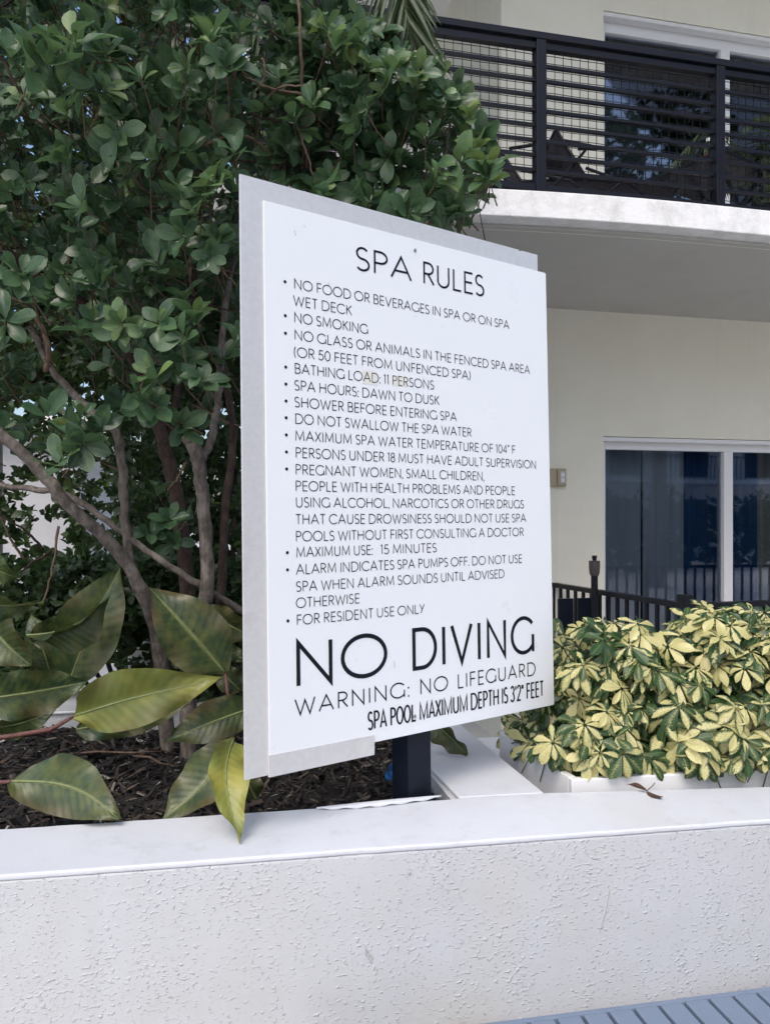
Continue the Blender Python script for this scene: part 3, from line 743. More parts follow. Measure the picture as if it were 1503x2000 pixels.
def inpoly(x, y, P):
    c = False; j = len(P)-1
    for i in range(len(P)):
        if (P[i][1] > y) != (P[j][1] > y) and x < (P[j][0]-P[i][0])*(y-P[i][1])/(P[j][1]-P[i][1])+P[i][0]: c = not c
        j = i
    return c

# ------------------------------------------------------------------ big hedge tree
hb = at(372, 1495, 2.55); hb.z = H-.08
tree = thing('hedge_tree', 'large glossy leaved shrub with crooked grey branches behind the sign', 'tree', Matrix.Translation(hb))
def limb(name, pts, m, n=10, wob=.006):
    """pts: (px, py, z, radius_px); smooth path"""
    P = [(at(a,b,c)-hb, r*c/F) for a,b,c,r in pts]; Q = []; Rr = []
    m_ = len(P)
    for i in range(m_-1):
        p0 = P[max(i-1,0)][0]; p1, r1 = P[i]; p2, r2 = P[i+1]; p3 = P[min(i+2,m_-1)][0]
        for k in range(6):
            t = k/6; q = .5*((2*p1)+(p2-p0)*t+(2*p0-5*p1+4*p2-p3)*t*t+(3*p1-p0-3*p2+p3)*t**3)
            Q.append(q+Vector((random.gauss(0,wob*.3),random.gauss(0,wob*.3),random.gauss(0,wob*.3)))); Rr.append((r1+(r2-r1)*t)*random.uniform(.93,1.07))
    Q.append(P[-1][0]); Rr.append(P[-1][1])
    return MB().tube(Q, Rr, n).build(name, m, tree, smooth=True)
limb('trunk', [(372,1510,2.55,17),(368,1380,2.57,16),(385,1250,2.55,14),(404,1150,2.5,13.5),(402,1050,2.48,13),(392,940,2.46,12.5),(383,880,2.45,14),(365,855,2.44,12)], M_bark)
limb('branch', [(392,900,2.46,9),(412,860,2.5,8),(424,800,2.55,7.5),(430,730,2.6,7),(440,600,2.7,6),(470,430,2.8,5)], M_bark)
limb('trunk', [(330,1500,2.65,15),(310,1260,2.6,14),(288,1180,2.5,13),(262,1125,2.45,13),(216,1062,2.4,12.5),(133,985,2.33,12.5),(83,925,2.3,12),(12,855,2.25,11),(-80,770,2.2,9)], M_bark)
limb('branch', [(262,1130,2.46,10),(252,1080,2.46,9.5),(243,1000,2.45,9.5),(240,918,2.44,9),(228,845,2.44,9),(190,813,2.45,10),(150,775,2.5,8),(105,725,2.55,7),(60,640,2.6,6)], M_bark)
limb('branch', [(480,1198,2.6,7),(399,1148,2.52,7),(330,1105,2.48,7),(266,1060,2.46,6.5),(200,1010,2.45,6.5),(133,968,2.45,7),(60,955,2.48,6),(-40,945,2.5,5)], M_bark)
limb('branch', [(366,1460,2.7,16),(366,1150,2.75,15),(342,965,2.75,14),(316,850,2.75,13),(280,740,2.8,13),(250,680,2.85,13),(200,615,2.85,12),(83,549,2.85,10),(-20,470,2.9,8)], M_bark_d)
limb('branch', [(330,860,2.8,7),(360,700,2.85,6),(380,560,2.9,6),(360,430,2.9,5)], M_bark_d)
limb('branch', [(88,722,2.45,7),(97,690,2.42,6),(75,625,2.38,4),(40,590,2.35,3.2),(-10,572,2.3,3)], M_twig)
limb('branch', [(430,1180,2.75,9),(440,1000,2.8,8),(455,840,2.85,8),(430,700,2.9,6)], M_bark_d)
limb('branch', [(470,430,2.8,6),(560,400,2.75,6),(680,400,2.7,6),(800,445,2.6,5.5),(850,425,2.55,5),(905,395,2.52,4),(950,372,2.5,2.5)], M_bark)
limb('branch', [(800,440,2.6,5),(830,395,2.6,4),(860,330,2.6,3.5),(880,250,2.6,3)], M_bark)
limb('branch', [(560,410,2.75,4),(540,330,2.6,4),(500,275,2.5,3),(440,268,2.42,2.5),(395,285,2.4,2)], M_twig)
limb('branch', [(600,330,2.6,4),(592,200,2.5,3.5),(585,60,2.4,3),(583,-40,2.4,3)], M_twig)
limb('branch', [(505,180,2.6,3),(470,135,2.4,3),(440,90,2.3,2.5),(425,60,2.3,2)], M_twig)
limb('branch', [(50,215,2.3,3),(30,160,2.2,3),(-10,95,2.1,3)], M_twig)
for k in range(40):
    x = random.uniform(-20, 620); y = random.uniform(90, 330) if x > 430 else random.uniform(0, 1100); z = random.uniform(2.4, 3.1)
    a = random.uniform(0, 6.3); L = random.uniform(60, 180)
    limb('twig', [(x,y,z,3),(x+L*.5*math.cos(a)+random.gauss(0,10),y+L*.5*math.sin(a)+random.gauss(0,10),z-.05,2.2),(x+L*math.cos(a),y+L*math.sin(a),z-.12,1.4)], random.choice((M_twig,M_bark_d)), 5)

HP = [(-260,-260),(720,-260),(700,10),(742,62),(800,85),(850,130),(900,178),(918,215),(938,262),(958,318),(985,345),(975,378),(925,392),(905,430),(870,445),(740,425),(480,345),(474,560),(470,700),(455,820),(400,860),(380,760),(290,820),(230,800),(200,860),(130,930),(70,900),(-260,900)]
bases = [leaf_base(OBOV, fold=f, curl=c, wav=w_) for f, c, w_ in ((.25,.12,0),(.35,.25,.05),(.12,.35,.03),(.45,.05,.0),(.2,-.12,.05),(.5,.3,.08))]
fo = Foliage(bases); tw = MB()
camdir = Vector((0,-1,0))
def hedge_cluster(px, py, z, size, tint, n=None, ax=None, twig=True, wide=1.0):
    p = at(px, py, z); a = ax or Vector((random.gauss(0,.5), -.55+random.gauss(0,.35), .45+random.gauss(0,.4)))
    rosette(fo, p, a, n or random.randint(6, 10), size, tint, wide=wide)
    if twig:
        b = p + Vector((random.gauss(0,.05), random.uniform(.06,.22), random.uniform(-.14,-.01)))
        tw.tube([p-hb, (p+b)/2-hb+Vector((0,0,-.012)), b-hb], [.0016,.0022,.003], 4, False)
n = 0
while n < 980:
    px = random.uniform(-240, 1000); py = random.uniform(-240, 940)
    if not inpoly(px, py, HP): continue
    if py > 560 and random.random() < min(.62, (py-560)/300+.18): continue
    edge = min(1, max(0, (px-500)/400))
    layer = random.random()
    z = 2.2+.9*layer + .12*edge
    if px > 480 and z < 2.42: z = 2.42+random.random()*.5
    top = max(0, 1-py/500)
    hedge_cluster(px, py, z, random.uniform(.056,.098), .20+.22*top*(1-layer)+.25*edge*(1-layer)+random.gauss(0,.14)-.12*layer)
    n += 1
for px, py, z, sz, tn in ((150,840,2.25,.085,.45),(120,905,2.2,.08,.40),(90,810,2.25,.085,.42),(290,740,2.2,.085,.6),(275,765,2.2,.08,.58),(235,640,2.2,.085,.55),(225,620,2.18,.075,.62),
    (345,660,2.22,.08,.5),(300,625,2.25,.08,.5),(370,690,2.3,.08,.35),(160,650,2.3,.08,.42),(50,530,2.15,.09,.45),(60,570,2.15,.09,.42),(305,795,2.25,.08,.45),(360,835,2.3,.08,.25),
    (295,300,2.2,.085,.4),(390,370,2.2,.085,.45),(380,410,2.2,.08,.55),(160,400,2.15,.09,.42),(230,270,2.2,.085,.4),(100,100,2.05,.115,.58),(60,130,2.05,.11,.52),(140,60,2.05,.11,.55),(170,150,2.1,.10,.5),
    (210,175,2.15,.06,.75),(640,60,2.45,.085,.72),(680,90,2.45,.085,.68),(620,50,2.45,.08,.75),(720,120,2.45,.085,.65),(760,130,2.45,.08,.6),(810,160,2.5,.08,.6),(840,150,2.5,.08,.55),(905,215,2.5,.07,.72),(925,290,2.5,.07,.62),
    (940,330,2.5,.075,.6),(960,355,2.5,.07,.65),(860,340,2.45,.085,.45),(880,400,2.5,.075,.3),(865,440,2.5,.075,.2),(905,420,2.5,.06,.25),(820,405,2.5,.08,.25),(760,400,2.5,.08,.2),(720,390,2.5,.08,.22),(700,380,2.45,.08,.3),
    (330,1010,2.5,.07,.3),(290,1040,2.5,.07,.3),(340,1060,2.55,.07,.28),(310,960,2.55,.07,.3),(360,1000,2.55,.07,.25)):
    hedge_cluster(px+random.gauss(0,5), py+random.gauss(0,5), z, sz, tn)
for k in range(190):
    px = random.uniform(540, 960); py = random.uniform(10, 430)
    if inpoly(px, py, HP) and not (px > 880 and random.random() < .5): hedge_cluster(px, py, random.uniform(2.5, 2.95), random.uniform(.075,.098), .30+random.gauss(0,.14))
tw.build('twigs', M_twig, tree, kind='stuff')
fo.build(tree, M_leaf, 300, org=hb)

# ------------------------------------------------------------------ trees and shrubs further back
small = [leaf_base([.03,.2,.28,.2,.02], fold=f, curl=c, nx=2) for f, c in ((.3,.2),(.1,.3),(.4,0))]
def bgshrub(label, n, box, zr, size, keep, tint, base, name='background_shrub', cat='shrub', trunks=()):
    b = at(*base); b.z = 0
    t = thing(name, label, cat, Matrix.Translation(b), None)
    fo = Foliage(small); c = 0
    while c < n:
        px = random.uniform(box[0], box[1]); py = random.uniform(box[2], box[3])
        if random.random() > keep(px, py): continue
        z = random.uniform(*zr); p = at(px, py, z); a = Vector((random.gauss(0,.6), -.4+random.gauss(0,.6), .5+random.gauss(0,.5)))
        rosette(fo, p, a, 6, size*random.uniform(.7,1.2), tint+random.gauss(0,.2)); c += 1
    fo.build(t, M_leaf_bg, 0, org=b)
    for q in trunks:
        P = [at(x,y,z)-b for x,y,z,r in q]; MB().tube(P, [r*k[2]/F for r, k in zip([w[3] for w in q], q)], 7).build('trunk', M_bark_d, t, smooth=True)
    return t
def hole(px, py, L):
    for x, y, r in L:
        if (px-x)**2+(py-y)**2 < r*r: return True
    return False
holes1 = [(30,620,22),(20,890,34),(85,960,34),(90,1045,36),(20,1090,40),(190,920,18),(215,1020,14)]
bgshrub('small leaved shrub in the shade behind the hedge branches', 2300, (230,500,380,1330), (3.2,4.0), .055, lambda x,y: 0 if hole(x,y,holes1) else (.9 if x > 300 else .6), .18, (400,1400,3.6),
        trunks=[[(455,1500,3.3,6),(450,1200,3.3,5),(462,900,3.4,4)],[(470,1500,3.3,7),(468,1250,3.35,6),(475,1000,3.4,5)],[(440,1450,3.5,5),(430,1250,3.5,5),(415,1050,3.5,4)]])
bgshrub('dense mid green shrub seen through the gap under the hedge', 2900, (-300,300,430,1290), (3.7,4.8), .06, lambda x,y: 0 if hole(x,y,holes1) else (.9 if y < 850 else .8), .34, (60,1300,4.2),
        )
bgshrub('tall tree crown above and beyond the hedge', 3500, (-300,640,-250,780), (4.2,6.0), .12, lambda x,y: 0 if hole(x,y,[(120,10,40),(25,240,26),(60,300,18),(400,10,20),(440,200,14)]) else .6, .22, (250,1200,5.2), name='background_tree', cat='tree',
        trunks=[[(250,1180,5.2,14),(240,700,5.2,12),(260,300,5.3,9),(300,-100,5.4,6)]])
whitegap = ([(60,1335),(110,1330),(178,1330),(180,1395),(60,1400)], [(150,1335),(165,1300),(200,1265),(240,1238),(262,1225),(300,1225),(300,1300),(240,1300),(185,1335)])
def under(x, y):
    if any(inpoly(x+dx_, y+dy_, g_) for g_ in whitegap for dx_ in (-14,0,14) for dy_ in (-12,0,12)): return 0
    return .35 if (x < 120 and y < 1200) else 1
bgshrub('low dark ground cover along the back edge of the planting bed', 1700, (-200,500,1090,1405), (2.95,3.35), .06, under, .05, (300,1420,3.1), name='low_shrub')  # very dark leaves, also standing in for the black shadow under the trunks
# white pavilion and its fence behind the planting
pv = thing('pool_pavilion', 'white building beyond the planting with a dark window', 'building', frame(-6.4, 9.2, 9))
MB().box(-3.5, 2.6, 0, 3, 0, 2.55).build('wall', M_pav, pv)
MB().box(-3.8, 2.9, -.3, 3.3, 2.551, 2.75).build('roof', M_farwhite, pv, bevel=.02)
wf = MB().box(.6, 1.7, -.03, -.001, 1.0, 2.1).build('window', M_alu_w, pv); MB().box(.66, 1.64, -.036, -.031, 1.06, 2.04).build('pane', M_glass, wf)
# lifebuoy-red patch: a small sign on the pavilion
rs = thing('safety_sign', 'small red and white sign board far left behind the branches', 'sign', Matrix.Translation(at(3, 690, 5.0)))
MB().box(-.06,.028,0,.006,-.045,.045).build('board', M_alu_w, rs); MB().box(.004,.026,-.002,-.0005,-.03,.04).build('red_band', M_red, rs)
MB().tube([(-.02,.02,-1.9-.0),(-.02,.02,.04)], .02, 8).build('pole', M_steel, rs)
# white pier block with bevelled cap
bb = at_h(276, 1320, .84); pier = thing('white_pier', 'short white square post with chamfered top behind the large yellow green leaf', 'pier', frame(at(272,1300,3.75).x, 3.75, 9))
zz_ = at(272, 1238, 3.75).z
MB().box(-.045,.045,-.045,.045,0,zz_-.03).build('shaft', M_farwhite, pier, bevel=.003)
mb = MB(); mb.add([(-.045,-.045,zz_-.029),(.045,-.045,zz_-.029),(.045,.045,zz_-.029),(-.045,.045,zz_-.029),(-.028,-.028,zz_),(.028,-.028,zz_),(.028,.028,zz_),(-.028,.028,zz_)],
  [(0,3,2,1),(4,5,6,7),(0,1,5,4),(1,2,6,5),(2,3,7,6),(3,0,4,7)]); mb.build('cap', M_farwhite, pier)
# fan-backed black chair
fb = at(255, 1420, 4.3); fan = thing('fan_back_chair', 'black chair with fanned back slats beside the white pier', 'chair', frame(fb.x, 4.3, 0))
zf = at(255, 1420, 4.3).z
for k in range(10):
    a = R(-62+13*k); r0, r1 = .10, .56
    sl1 = MB(); sl1.tube([(math.sin(a)*r0, 0, zf+math.cos(a)*r0), (math.sin(a)*r1, .10, zf+math.cos(a)*r1)], [.012,.022], 4, True, .5); sl1.build('slat', M_black, fan)
MB().box(-.28,.28,-.5,.02,zf-.02,zf+.015).build('seat', M_black, fan)
for x in (-.25,.25):
    for y in (-.45,-.02): MB().box(x-.02,x+.02,y-.02,y+.02,0,zf-.021).build('leg', M_black, fan)

# ------------------------------------------------------------------ philodendrons
PHILP = [.03,.135,.195,.228,.243,.245,.235,.212,.175,.125,.068,.006]
def phil_leaf(par, org, b, t, wpx, z0, z1, tint, tilt=0.0, fold=.25, curl=.12, wav=.03, side=1, bow=.0, pet=None, label=None, asym=0):
    P0_ = at(b[0], b[1], z0); P1 = at(t[0], t[1], z1); d = P1-P0_; L = d.length; y = d.normalized()
    view = (Vector((0,0,EYE))-(P0_+P1)/2).normalized(); x = y.cross(view).normalized(); nrm = x.cross(y)
    rot = Matrix.Rotation(tilt, 3, y); x = rot @ x; nrm = rot @ nrm
    wd = wpx*((z0+z1)/2)/F/.48/max(.4, math.cos(tilt)); nx = 10; n = 22; vs = []; uv = []
    for j in range(n+1):
        s = j/n; q = s*(len(PHILP)-1); i0 = min(int(q), len(PHILP)-2); ww = (PHILP[i0]*(1-q+i0)+PHILP[i0+1]*(q-i0))*wd
        for i in range(nx+1):
            a = i/nx*2-1; k = (1+asym*(1 if a > 0 else -1))
            xx = a*ww*k; zz2 = abs(xx)*fold + .012*math.sin(s*5.3+b[0]*.1)*a + .010*math.sin(s*17+b[1]+a)*a*a*a - curl*L*(2*s-1)**2 + wav*L*math.sin(s*11+a*1.5+b[0])*a*a*.5 + .0007*math.sin(s*70-abs(a)*9)*(1-abs(a))*L
            bx = bow*L*math.sin(math.pi*s)
            p = P0_+y*(L*s)+x*(xx+bx)+nrm*(zz2+curl*L)
            vs.append(p-org); uv.append((a*.5+.5, s))
    fs = [(j*(nx+1)+i, j*(nx+1)+i+1, (j+1)*(nx+1)+i+1, (j+1)*(nx+1)+i) for j in range(n) for i in range(nx)]
    V = np.array([tuple(v) for v in vs])
    o = link('leaf', mesh_np('leaf', V, np.array(fs), np.array(uv), np.full(len(V), tint), M_phil), par)
    if label: o['label'] = label
    if pet:
        Q = [at(*q)-org for q in pet]+[Vector(vs[nx//2])]
        MB().tube(Q, [.007]*(len(Q)-1)+[.004], 8).build('petiole', M_petiole, o, smooth=True)
    rib = [Vector(vs[j*(nx+1)+nx//2])+nrm*.0005 for j in range(0, n+1)]
    MB().tube(rib, [.0036*(1-j/(n+3)) for j in range(n+1)], 6).build('midrib', M_rib, o, smooth=True)
M_rib = mat('pale_green_midrib', (.20,.24,.09), .5, build=b_bark((.12,.15,.06), (.19,.23,.09), (.27,.30,.13)))
oA = at(-60, 1480, 2.3); oA.z = H-.09
pa = thing('philodendron_plant', 'broad leaved philodendron spreading in from the left with a large yellow green leaf', 'plant', Matrix.Translation(oA))
A_ = lambda *a, **k: phil_leaf(pa, oA, *a, **k)
A_((-40,1366),(168,1332),96,2.15,2.25,.18,fold=.2,curl=.06,tilt=.25)
A_((135,1335),(236,1108),118,2.5,2.5,.36,fold=.3,tilt=-.3,curl=.05)
A_((52,1240),(216,1150),44,2.35,2.4,.34,fold=.9,tilt=.9,bow=.10)
A_((-60,1170),(86,1174),40,2.2,2.3,.22,fold=.6,tilt=.7)
A_((-70,1080),(40,1130),60,2.3,2.35,.5,fold=.5,tilt=.3)
A_((146,1398),(425,1328),112,2.15,2.12,.80,fold=.28,curl=.10,tilt=.12,wav=.08,bow=-.03,asym=-.05,pet=[(-80,1450,2.2),(20,1438,2.18),(100,1425,2.16)],label='large yellow green leaf with wavy edge')
A_((150,1425),(375,1368),70,2.3,2.3,.10,fold=.2,curl=.05,tilt=.2)
A_((24,1526),(233,1600),112,1.86,1.79,.40,fold=.12,curl=-.03,tilt=.05,wav=.05,bow=-.10,pet=[(-60,1532,1.95),(-20,1530,1.93)],label='broad dull green leaf lying over the soil')
A_((-30,1195),(62,1300),85,2.45,2.4,.42,fold=.4,tilt=.5)
A_((-30,1420),(110,1385),46,2.4,2.4,.08,fold=.3,tilt=.6)
A_((-60,1250),(40,1235),60,2.5,2.5,.30,fold=.3,tilt=.3)
A_((60,1250),(170,1205),60,2.6,2.65,.15,fold=.3,tilt=.3)
A_((100,1320),(60,1200),60,2.7,2.7,.12,fold=.3,tilt=.1)
oB = at(455, 1480, 2.4); oB.z = H-.09
pbn = thing('philodendron_plant', 'philodendron beside the sign with a yellowing leaf drooping over the coping', 'plant', Matrix.Translation(oB))
B_ = lambda *a, **k: phil_leaf(pbn, oB, *a, **k)
B_((440,1315),(292,1148),122,2.35,2.3,.24,fold=.25,curl=.05,tilt=.15,pet=[(448,1478,2.4),(450,1400,2.38)])
B_((500,1380),(323,1449),76,2.3,2.2,.14,fold=.3,curl=.06,tilt=.2)
B_((452,1452),(315,1603),92,1.96,1.86,.30,fold=.35,curl=-.05,tilt=.35,bow=-.05,label='green leaf lying on the coping edge')
B_((456,1442),(468,1648),66,1.92,1.70,.95,fold=.45,curl=.08,tilt=-.4,bow=.12,label='yellow folded leaf hanging over the coping')
B_((400,1190),(500,1245),64,2.45,2.45,.10,fold=.3,tilt=.3)
B_((430,1262),(484,1292),30,2.4,2.4,.24,fold=.3)
B_((500,1560),(468,1500),50,2.0,2.0,.12,fold=.3)
B_((470,1350),(420,1300),50,2.6,2.6,.10,fold=.3)
oC = at(845, 1480, 2.5); oC.z = H-.09
pcn = thing('philodendron_plant', 'single dark leaf arching over the coping behind the sign post', 'plant', Matrix.Translation(oC))
phil_leaf(pcn, oC, (838,1402), (913,1474), 44, 2.36, 2.32, .08, fold=.7, curl=.16, tilt=.5, bow=-.1, pet=[(830,1500,2.5),(826,1430,2.45)])

# twigs and litter on the bed
for (px, py, z, L, a, lb) in ((215,1475,0,.16,.1,'thin bare twig lying across the mulch'), (300,1490,0,.10,-.6,'short dry twig on the mulch left of the drooping leaf')):
    p = at_h(px, py, H-.055); t = MB().tube([(-L,0,.004),(-L*.3,.01,.010),(L*.4,-.006,.008),(L,.012,.004)], [.003,.004,.003,.0015], 6).build('fallen_twig', M_twig, None, smooth=True)
    t.matrix_basis = Matrix.Translation(p) @ Matrix.Rotation(a, 4, 'Z'); tag(t, lb, 'twig')
p = at_h(768, 1535, H-.06)
bo = thing('crumpled_bottle', 'clear plastic bottle with blue label dropped behind the sign post', 'bottle', Matrix.Translation(p+Vector((-.005,0,.03))) @ Matrix.Rotation(.5,4,'Z') @ Matrix.Rotation(.5,4,'X') @ Matrix.Scale(.62,4))
MB().lathe([(.010,-.07),(.028,-.065),(.030,-.02),(.027,-.01),(.030,0),(.030,.05),(.012,.085),(.012,.10)], 14).build('body', M_bottle, bo, smooth=True)
MB().lathe([(.0305,-.012),(.0312,-.010),(.0312,.012),(.0305,.014)], 14).build('label_band', M_blue, bo)
# dead leaf pair on coping
dl = at_h(1262, 1549, H); dd = thing('dead_leaf_sprig', 'sprig of two dry brown leaves lying on the white coping', 'dead leaf', Matrix.Translation(dl))
for q, (px1, py1, w_) in enumerate(((1224,1539,.42),(1293,1564,.40))):
    e_ = at_h(px1, py1, H)-dl; L_ = e_.length; V, Fc, UV = leaf_base([.02,.2,.30,.33,.28,.15,.01], fold=.45-.8*q, curl=-.08, wav=.06)
    o = link('leaf', mesh_np('leaf', V, Fc, UV, np.full(len(V),.5), M_deadleaf), dd)
    o.matrix_basis = Matrix.Translation((0,0,.006)) @ Matrix.Rotation(math.atan2(e_.y, e_.x)-math.pi/2, 4, 'Z') @ Matrix.Diagonal((L_*w_*1.6, L_, L_, 1))
e_ = at_h(1278, 1532, H)-dl
MB().tube([(0,0,.006),e_*.5+Vector((.003,0,.006)),e_+Vector((0,0,.004))], .0013, 5).build('stalk', M_deadleaf, dd)

# ------------------------------------------------------------------ white planter box
q = at(1115.6, 1522, 2.053); MP = frame(q.x, q.y, 8.2)
pl = thing('planter_box', 'long white plastic planter box filled with variegated shrubs', 'planter', MP)
zt = EYE-.7045; D = .46; LN = 2.0; t_ = .022; zb_ = zt-.135
MB().box(0, LN, 0, t_, zb_, zt).build('front_panel', M_plast, pl, bevel=.003)
MB().prism([(0,t_+.0005),(t_,t_+.0005),(t_-.06,D),(-.06,D)], zb_, zt-.0005).build('side_panel', M_plast, pl, bevel=.002)
MB().box(-.055, LN, D+.001, D+t_, zb_, zt).build('back_panel', M_plast, pl, bevel=.003)
MB().box(LN+.0005, LN+t_, 0, D+t_, zb_, zt).build('side_panel', M_plast, pl, bevel=.003)
MB().prism([(t_,t_+.001),(LN,t_+.001),(LN,D),(t_-.055,D)], zt-.06, zt-.03).build('potting_soil', M_soil, pl)

# variegated schefflera ------------------------------------------------------
sbases = [leaf_base(OBL, fold=f, curl=c, wav=w_) for f, c, w_ in ((.3,.22,0),(.45,.35,.04),(.15,.12,.03),(.35,.5,.04))]
def schef(poly, n, label, base, seedt, zf=2.03):
    b = at(*base); b.z = zt-.03
    t = thing('schefflera', label, 'shrub', Matrix.Translation(b), 'variegated shrubs in the white planter box')
    fo = Foliage(sbases); st = MB(); c = 0
    ys = [p[1] for p in poly]; xs = [p[0] for p in poly]; y0, y1 = min(ys), max(ys)
    while c < n:
        px = random.uniform(min(xs), max(xs)); py = random.uniform(y0, y1)
        if not inpoly(px, py, poly): continue
        py = min(py+14*(y1-py)/(y1-y0), 1484 if px > 1120 else 1460)
        up = (y1-py)/(y1-y0); layer = random.random()
        z = zf+.02+.20*up**1.3+layer*.34
        if px < 1125: z = max(z, .7045*F/(max(1428, 1428+.648*(px-985))-HY)+.03 - (.16 if py > 1440 else 0)+layer*.2)
        if px < 1125 and py < 1420: z = max(z, 2.40)
        p = at(px, py, z)
        ax = Vector((random.gauss(0,.35)+(px-base[0])/500, -.75+random.gauss(0,.25), .55+.5*up+random.gauss(0,.25))).normalized()
        u = ax.orthogonal().normalized(); v = ax.cross(u); ph = random.uniform(0, 6.3); nl = random.randint(6, 9); sz = random.uniform(.046,.074)
        tn = random.choice((.46,.40,.33,.24,.52,.36,.18,.30)) - .10*layer - (.25 if random.random() < .16 else 0)
        for k in range(nl):
            a = ph+k*6.283/nl+random.gauss(0,.12); rad = u*math.cos(a)+v*math.sin(a)
            d = rad*.92+ax*random.uniform(-.1,.35)+Vector((0,0,-.38)); nr = ax*.95+rad*.2+Vector((0,0,.15))
            fo.add(p+rad*.006, d, nr, sz*random.uniform(.75,1.15), tn+random.gauss(0,.10), random.uniform(.9,1.2))
        e = p+Vector((random.gauss(0,.03), random.uniform(.05,.15), -random.uniform(.08,.16)))
        st.tube([p-b, (p+e)/2-b+Vector((0,0,.01)), e-b], .0017, 4, False); c += 1
    for k in range(9):
        x = random.uniform(-.18,.18); st.tube([(x*.4, random.uniform(0,.15), -.02), (x, .12+random.gauss(0,.05), .20), (x*1.4, .10+random.gauss(0,.05), .38)], [.007,.005,.003], 6)
    st.build('stems', M_stem, t, kind='stuff'); fo.build(t, M_schef, 300, org=b)
schef([(1075,1245),(1110,1215),(1150,1200),(1205,1185),(1260,1205),(1290,1240),(1305,1300),(1290,1400),(1290,1500),(1200,1510),(1120,1500),(1080,1470),(1010,1462),(985,1420),(1020,1400),(1065,1340)], 260,
      'yellow and green schefflera mound at the left end of the planter box', (1180,1500,2.3), 1)
schef([(1300,1235),(1330,1190),(1370,1170),(1430,1178),(1475,1178),(1530,1190),(1540,1290),(1535,1400),(1540,1500),(1460,1505),(1380,1500),(1295,1500),(1285,1400),(1300,1310)], 260,
      'taller yellow and green schefflera mound at the right edge of the view', (1420,1500,2.3), 2)
schef([(1560,1200),(1700,1190),(1800,1250),(1810,1480),(1560,1500)], 45, 'variegated schefflera in the planter box beyond the right edge', (1680,1500,2.3), 3)

# ------------------------------------------------------------------ palm frond over the hedge
pm = thing('palm_tree', 'palm with long drooping dark green fronds beside the balcony', 'palm', Matrix.Translation((-1.9, 6.2, 0)))
po = Vector((-1.9, 6.2, 0))
MB().tube([(0,0,0),(.04,.02,2),(.2,-.3,4.8),(.95,-1.4,6.6)], [.14,.11,.10,.08], 14).build('trunk', M_bark_d, pm, smooth=True)
def frond(pts, n, L, seed, spread=1.0):
    random.seed(seed); P = [at(*p) for p in pts]; m_ = len(P); Q = []
    for i in range(m_-1):
        p0 = P[max(i-1,0)]; p1 = P[i]; p2 = P[i+1]; p3 = P[min(i+2,m_-1)]
        for k in range(10):
            t = k/10; Q.append(.5*((2*p1)+(p2-p0)*t+(2*p0-5*p1+4*p2-p3)*t*t+(3*p1-p0-3*p2+p3)*t**3))
    Q.append(P[-1]); 
    fr = MB().tube([q_-po for q_ in Q], [.011*(1-.8*i/len(Q)) for i in range(len(Q))], 7).build('frond', M_stem, pm, smooth=True)
    V, Fc, UV = leaf_base([.018,.030,.034,.034,.030,.024,.014,.001], fold=.8, curl=.10, nx=2)
    me = mesh_np('leaflet', V, Fc, UV, np.full(len(V), .15), M_palm); me2 = mesh_np('leaflet', V, Fc, UV, np.full(len(V), .15), M_palm)
    for k in range(n):
        t = (k+.5)/n; i = min(int(t*(len(Q)-1)), len(Q)-2); p = Q[i].lerp(Q[i+1], t*(len(Q)-1)-i); d = (Q[i+1]-Q[i]).normalized()
        sd_ = d.cross(Vector((0,-1,.2))).normalized()
        for s in (-1, 1):
            y = (d*.75 + sd_*s*.62*spread*(1-.45*t) + Vector((random.gauss(0,.07), random.gauss(0,.10)+.05*s, -.25+random.gauss(0,.06)))).normalized()
            x = y.cross(Vector((random.gauss(0,.4),-1,.3))).normalized(); z = x.cross(y); l = L*(1-.35*t)*random.uniform(.85,1.1)
            pp = p-po
            link('leaflet', me if random.random() < .55 else me2, fr, Matrix(((x.x*l,y.x*l,z.x*l,pp.x),(x.y*l,y.y*l,z.y*l,pp.y),(x.z*l,y.z*l,z.z*l,pp.z),(0,0,0,1))))
frond([(560,-700,4.6),(680,-520,3.4),(735,-280,2.8),(772,-80,2.64),(796,40,2.62),(824,130,2.66)], 84, .36, 5)
frond([(560,-700,4.6),(800,-640,4.1),(900,-420,3.8),(900,-220,3.7)], 34, .42, 6)
frond([(560,-700,4.6),(480,-560,4.2),(500,-260,4.0),(515,-20,3.9),(530,60,3.9)], 40, .40, 8)
frond([(560,-700,4.6),(300,-600,4.2),(150,-300,4.0),(110,-60,3.9),(105,60,3.9)], 44, .42, 9)
random.seed(21)

# ------------------------------------------------------------------ black fence round the ground floor patio
fe = thing('patio_fence', 'black metal picket fence round the ground floor patio', 'fence', MBd)
fh = 1.085
def fpt(px, py): q_ = MBi @ at_h(px, py, fh); return Vector((q_.x, q_.y))
fa = fpt(1073, 1136.5); fb_ = fpt(1337, 1178)
du = (fb_-fa).normalized(); Lf = (fb_-fa).length
if fa.y < -.02: fa = fa - du*(abs(fa.y)/abs(du.y)) ; fa.y = -.01; Lf = (fb_-fa).length
Mf = Matrix.Translation((fa.x, fa.y, 0)) @ Matrix.Rotation(math.atan2(du.y, du.x), 4, 'Z')
def fpart(mb, name, M=Mf, **k): o = mb.build(name, M_black, fe, **k); o.matrix_basis = M; return o
fpart(MB().box(0, Lf-.03, -.022, .022, fh-.03, fh), 'top_rail', bevel=.002)
fpart(MB().box(0, Lf-.03, -.015, .015, .08, .11), 'bottom_rail')
pk = MB().box(-.009,.009,-.009,.009,.11,fh-.031).mesh('picket', M_black)
x = .05
while x < Lf-.06: link('picket', pk, fe, Mf @ Matrix.Translation((x,0,0))); x += .092
fpart(MB().box(Lf-.03, Lf+.03, -.03, .03, 0, fh+.045), 'post', bevel=.003)
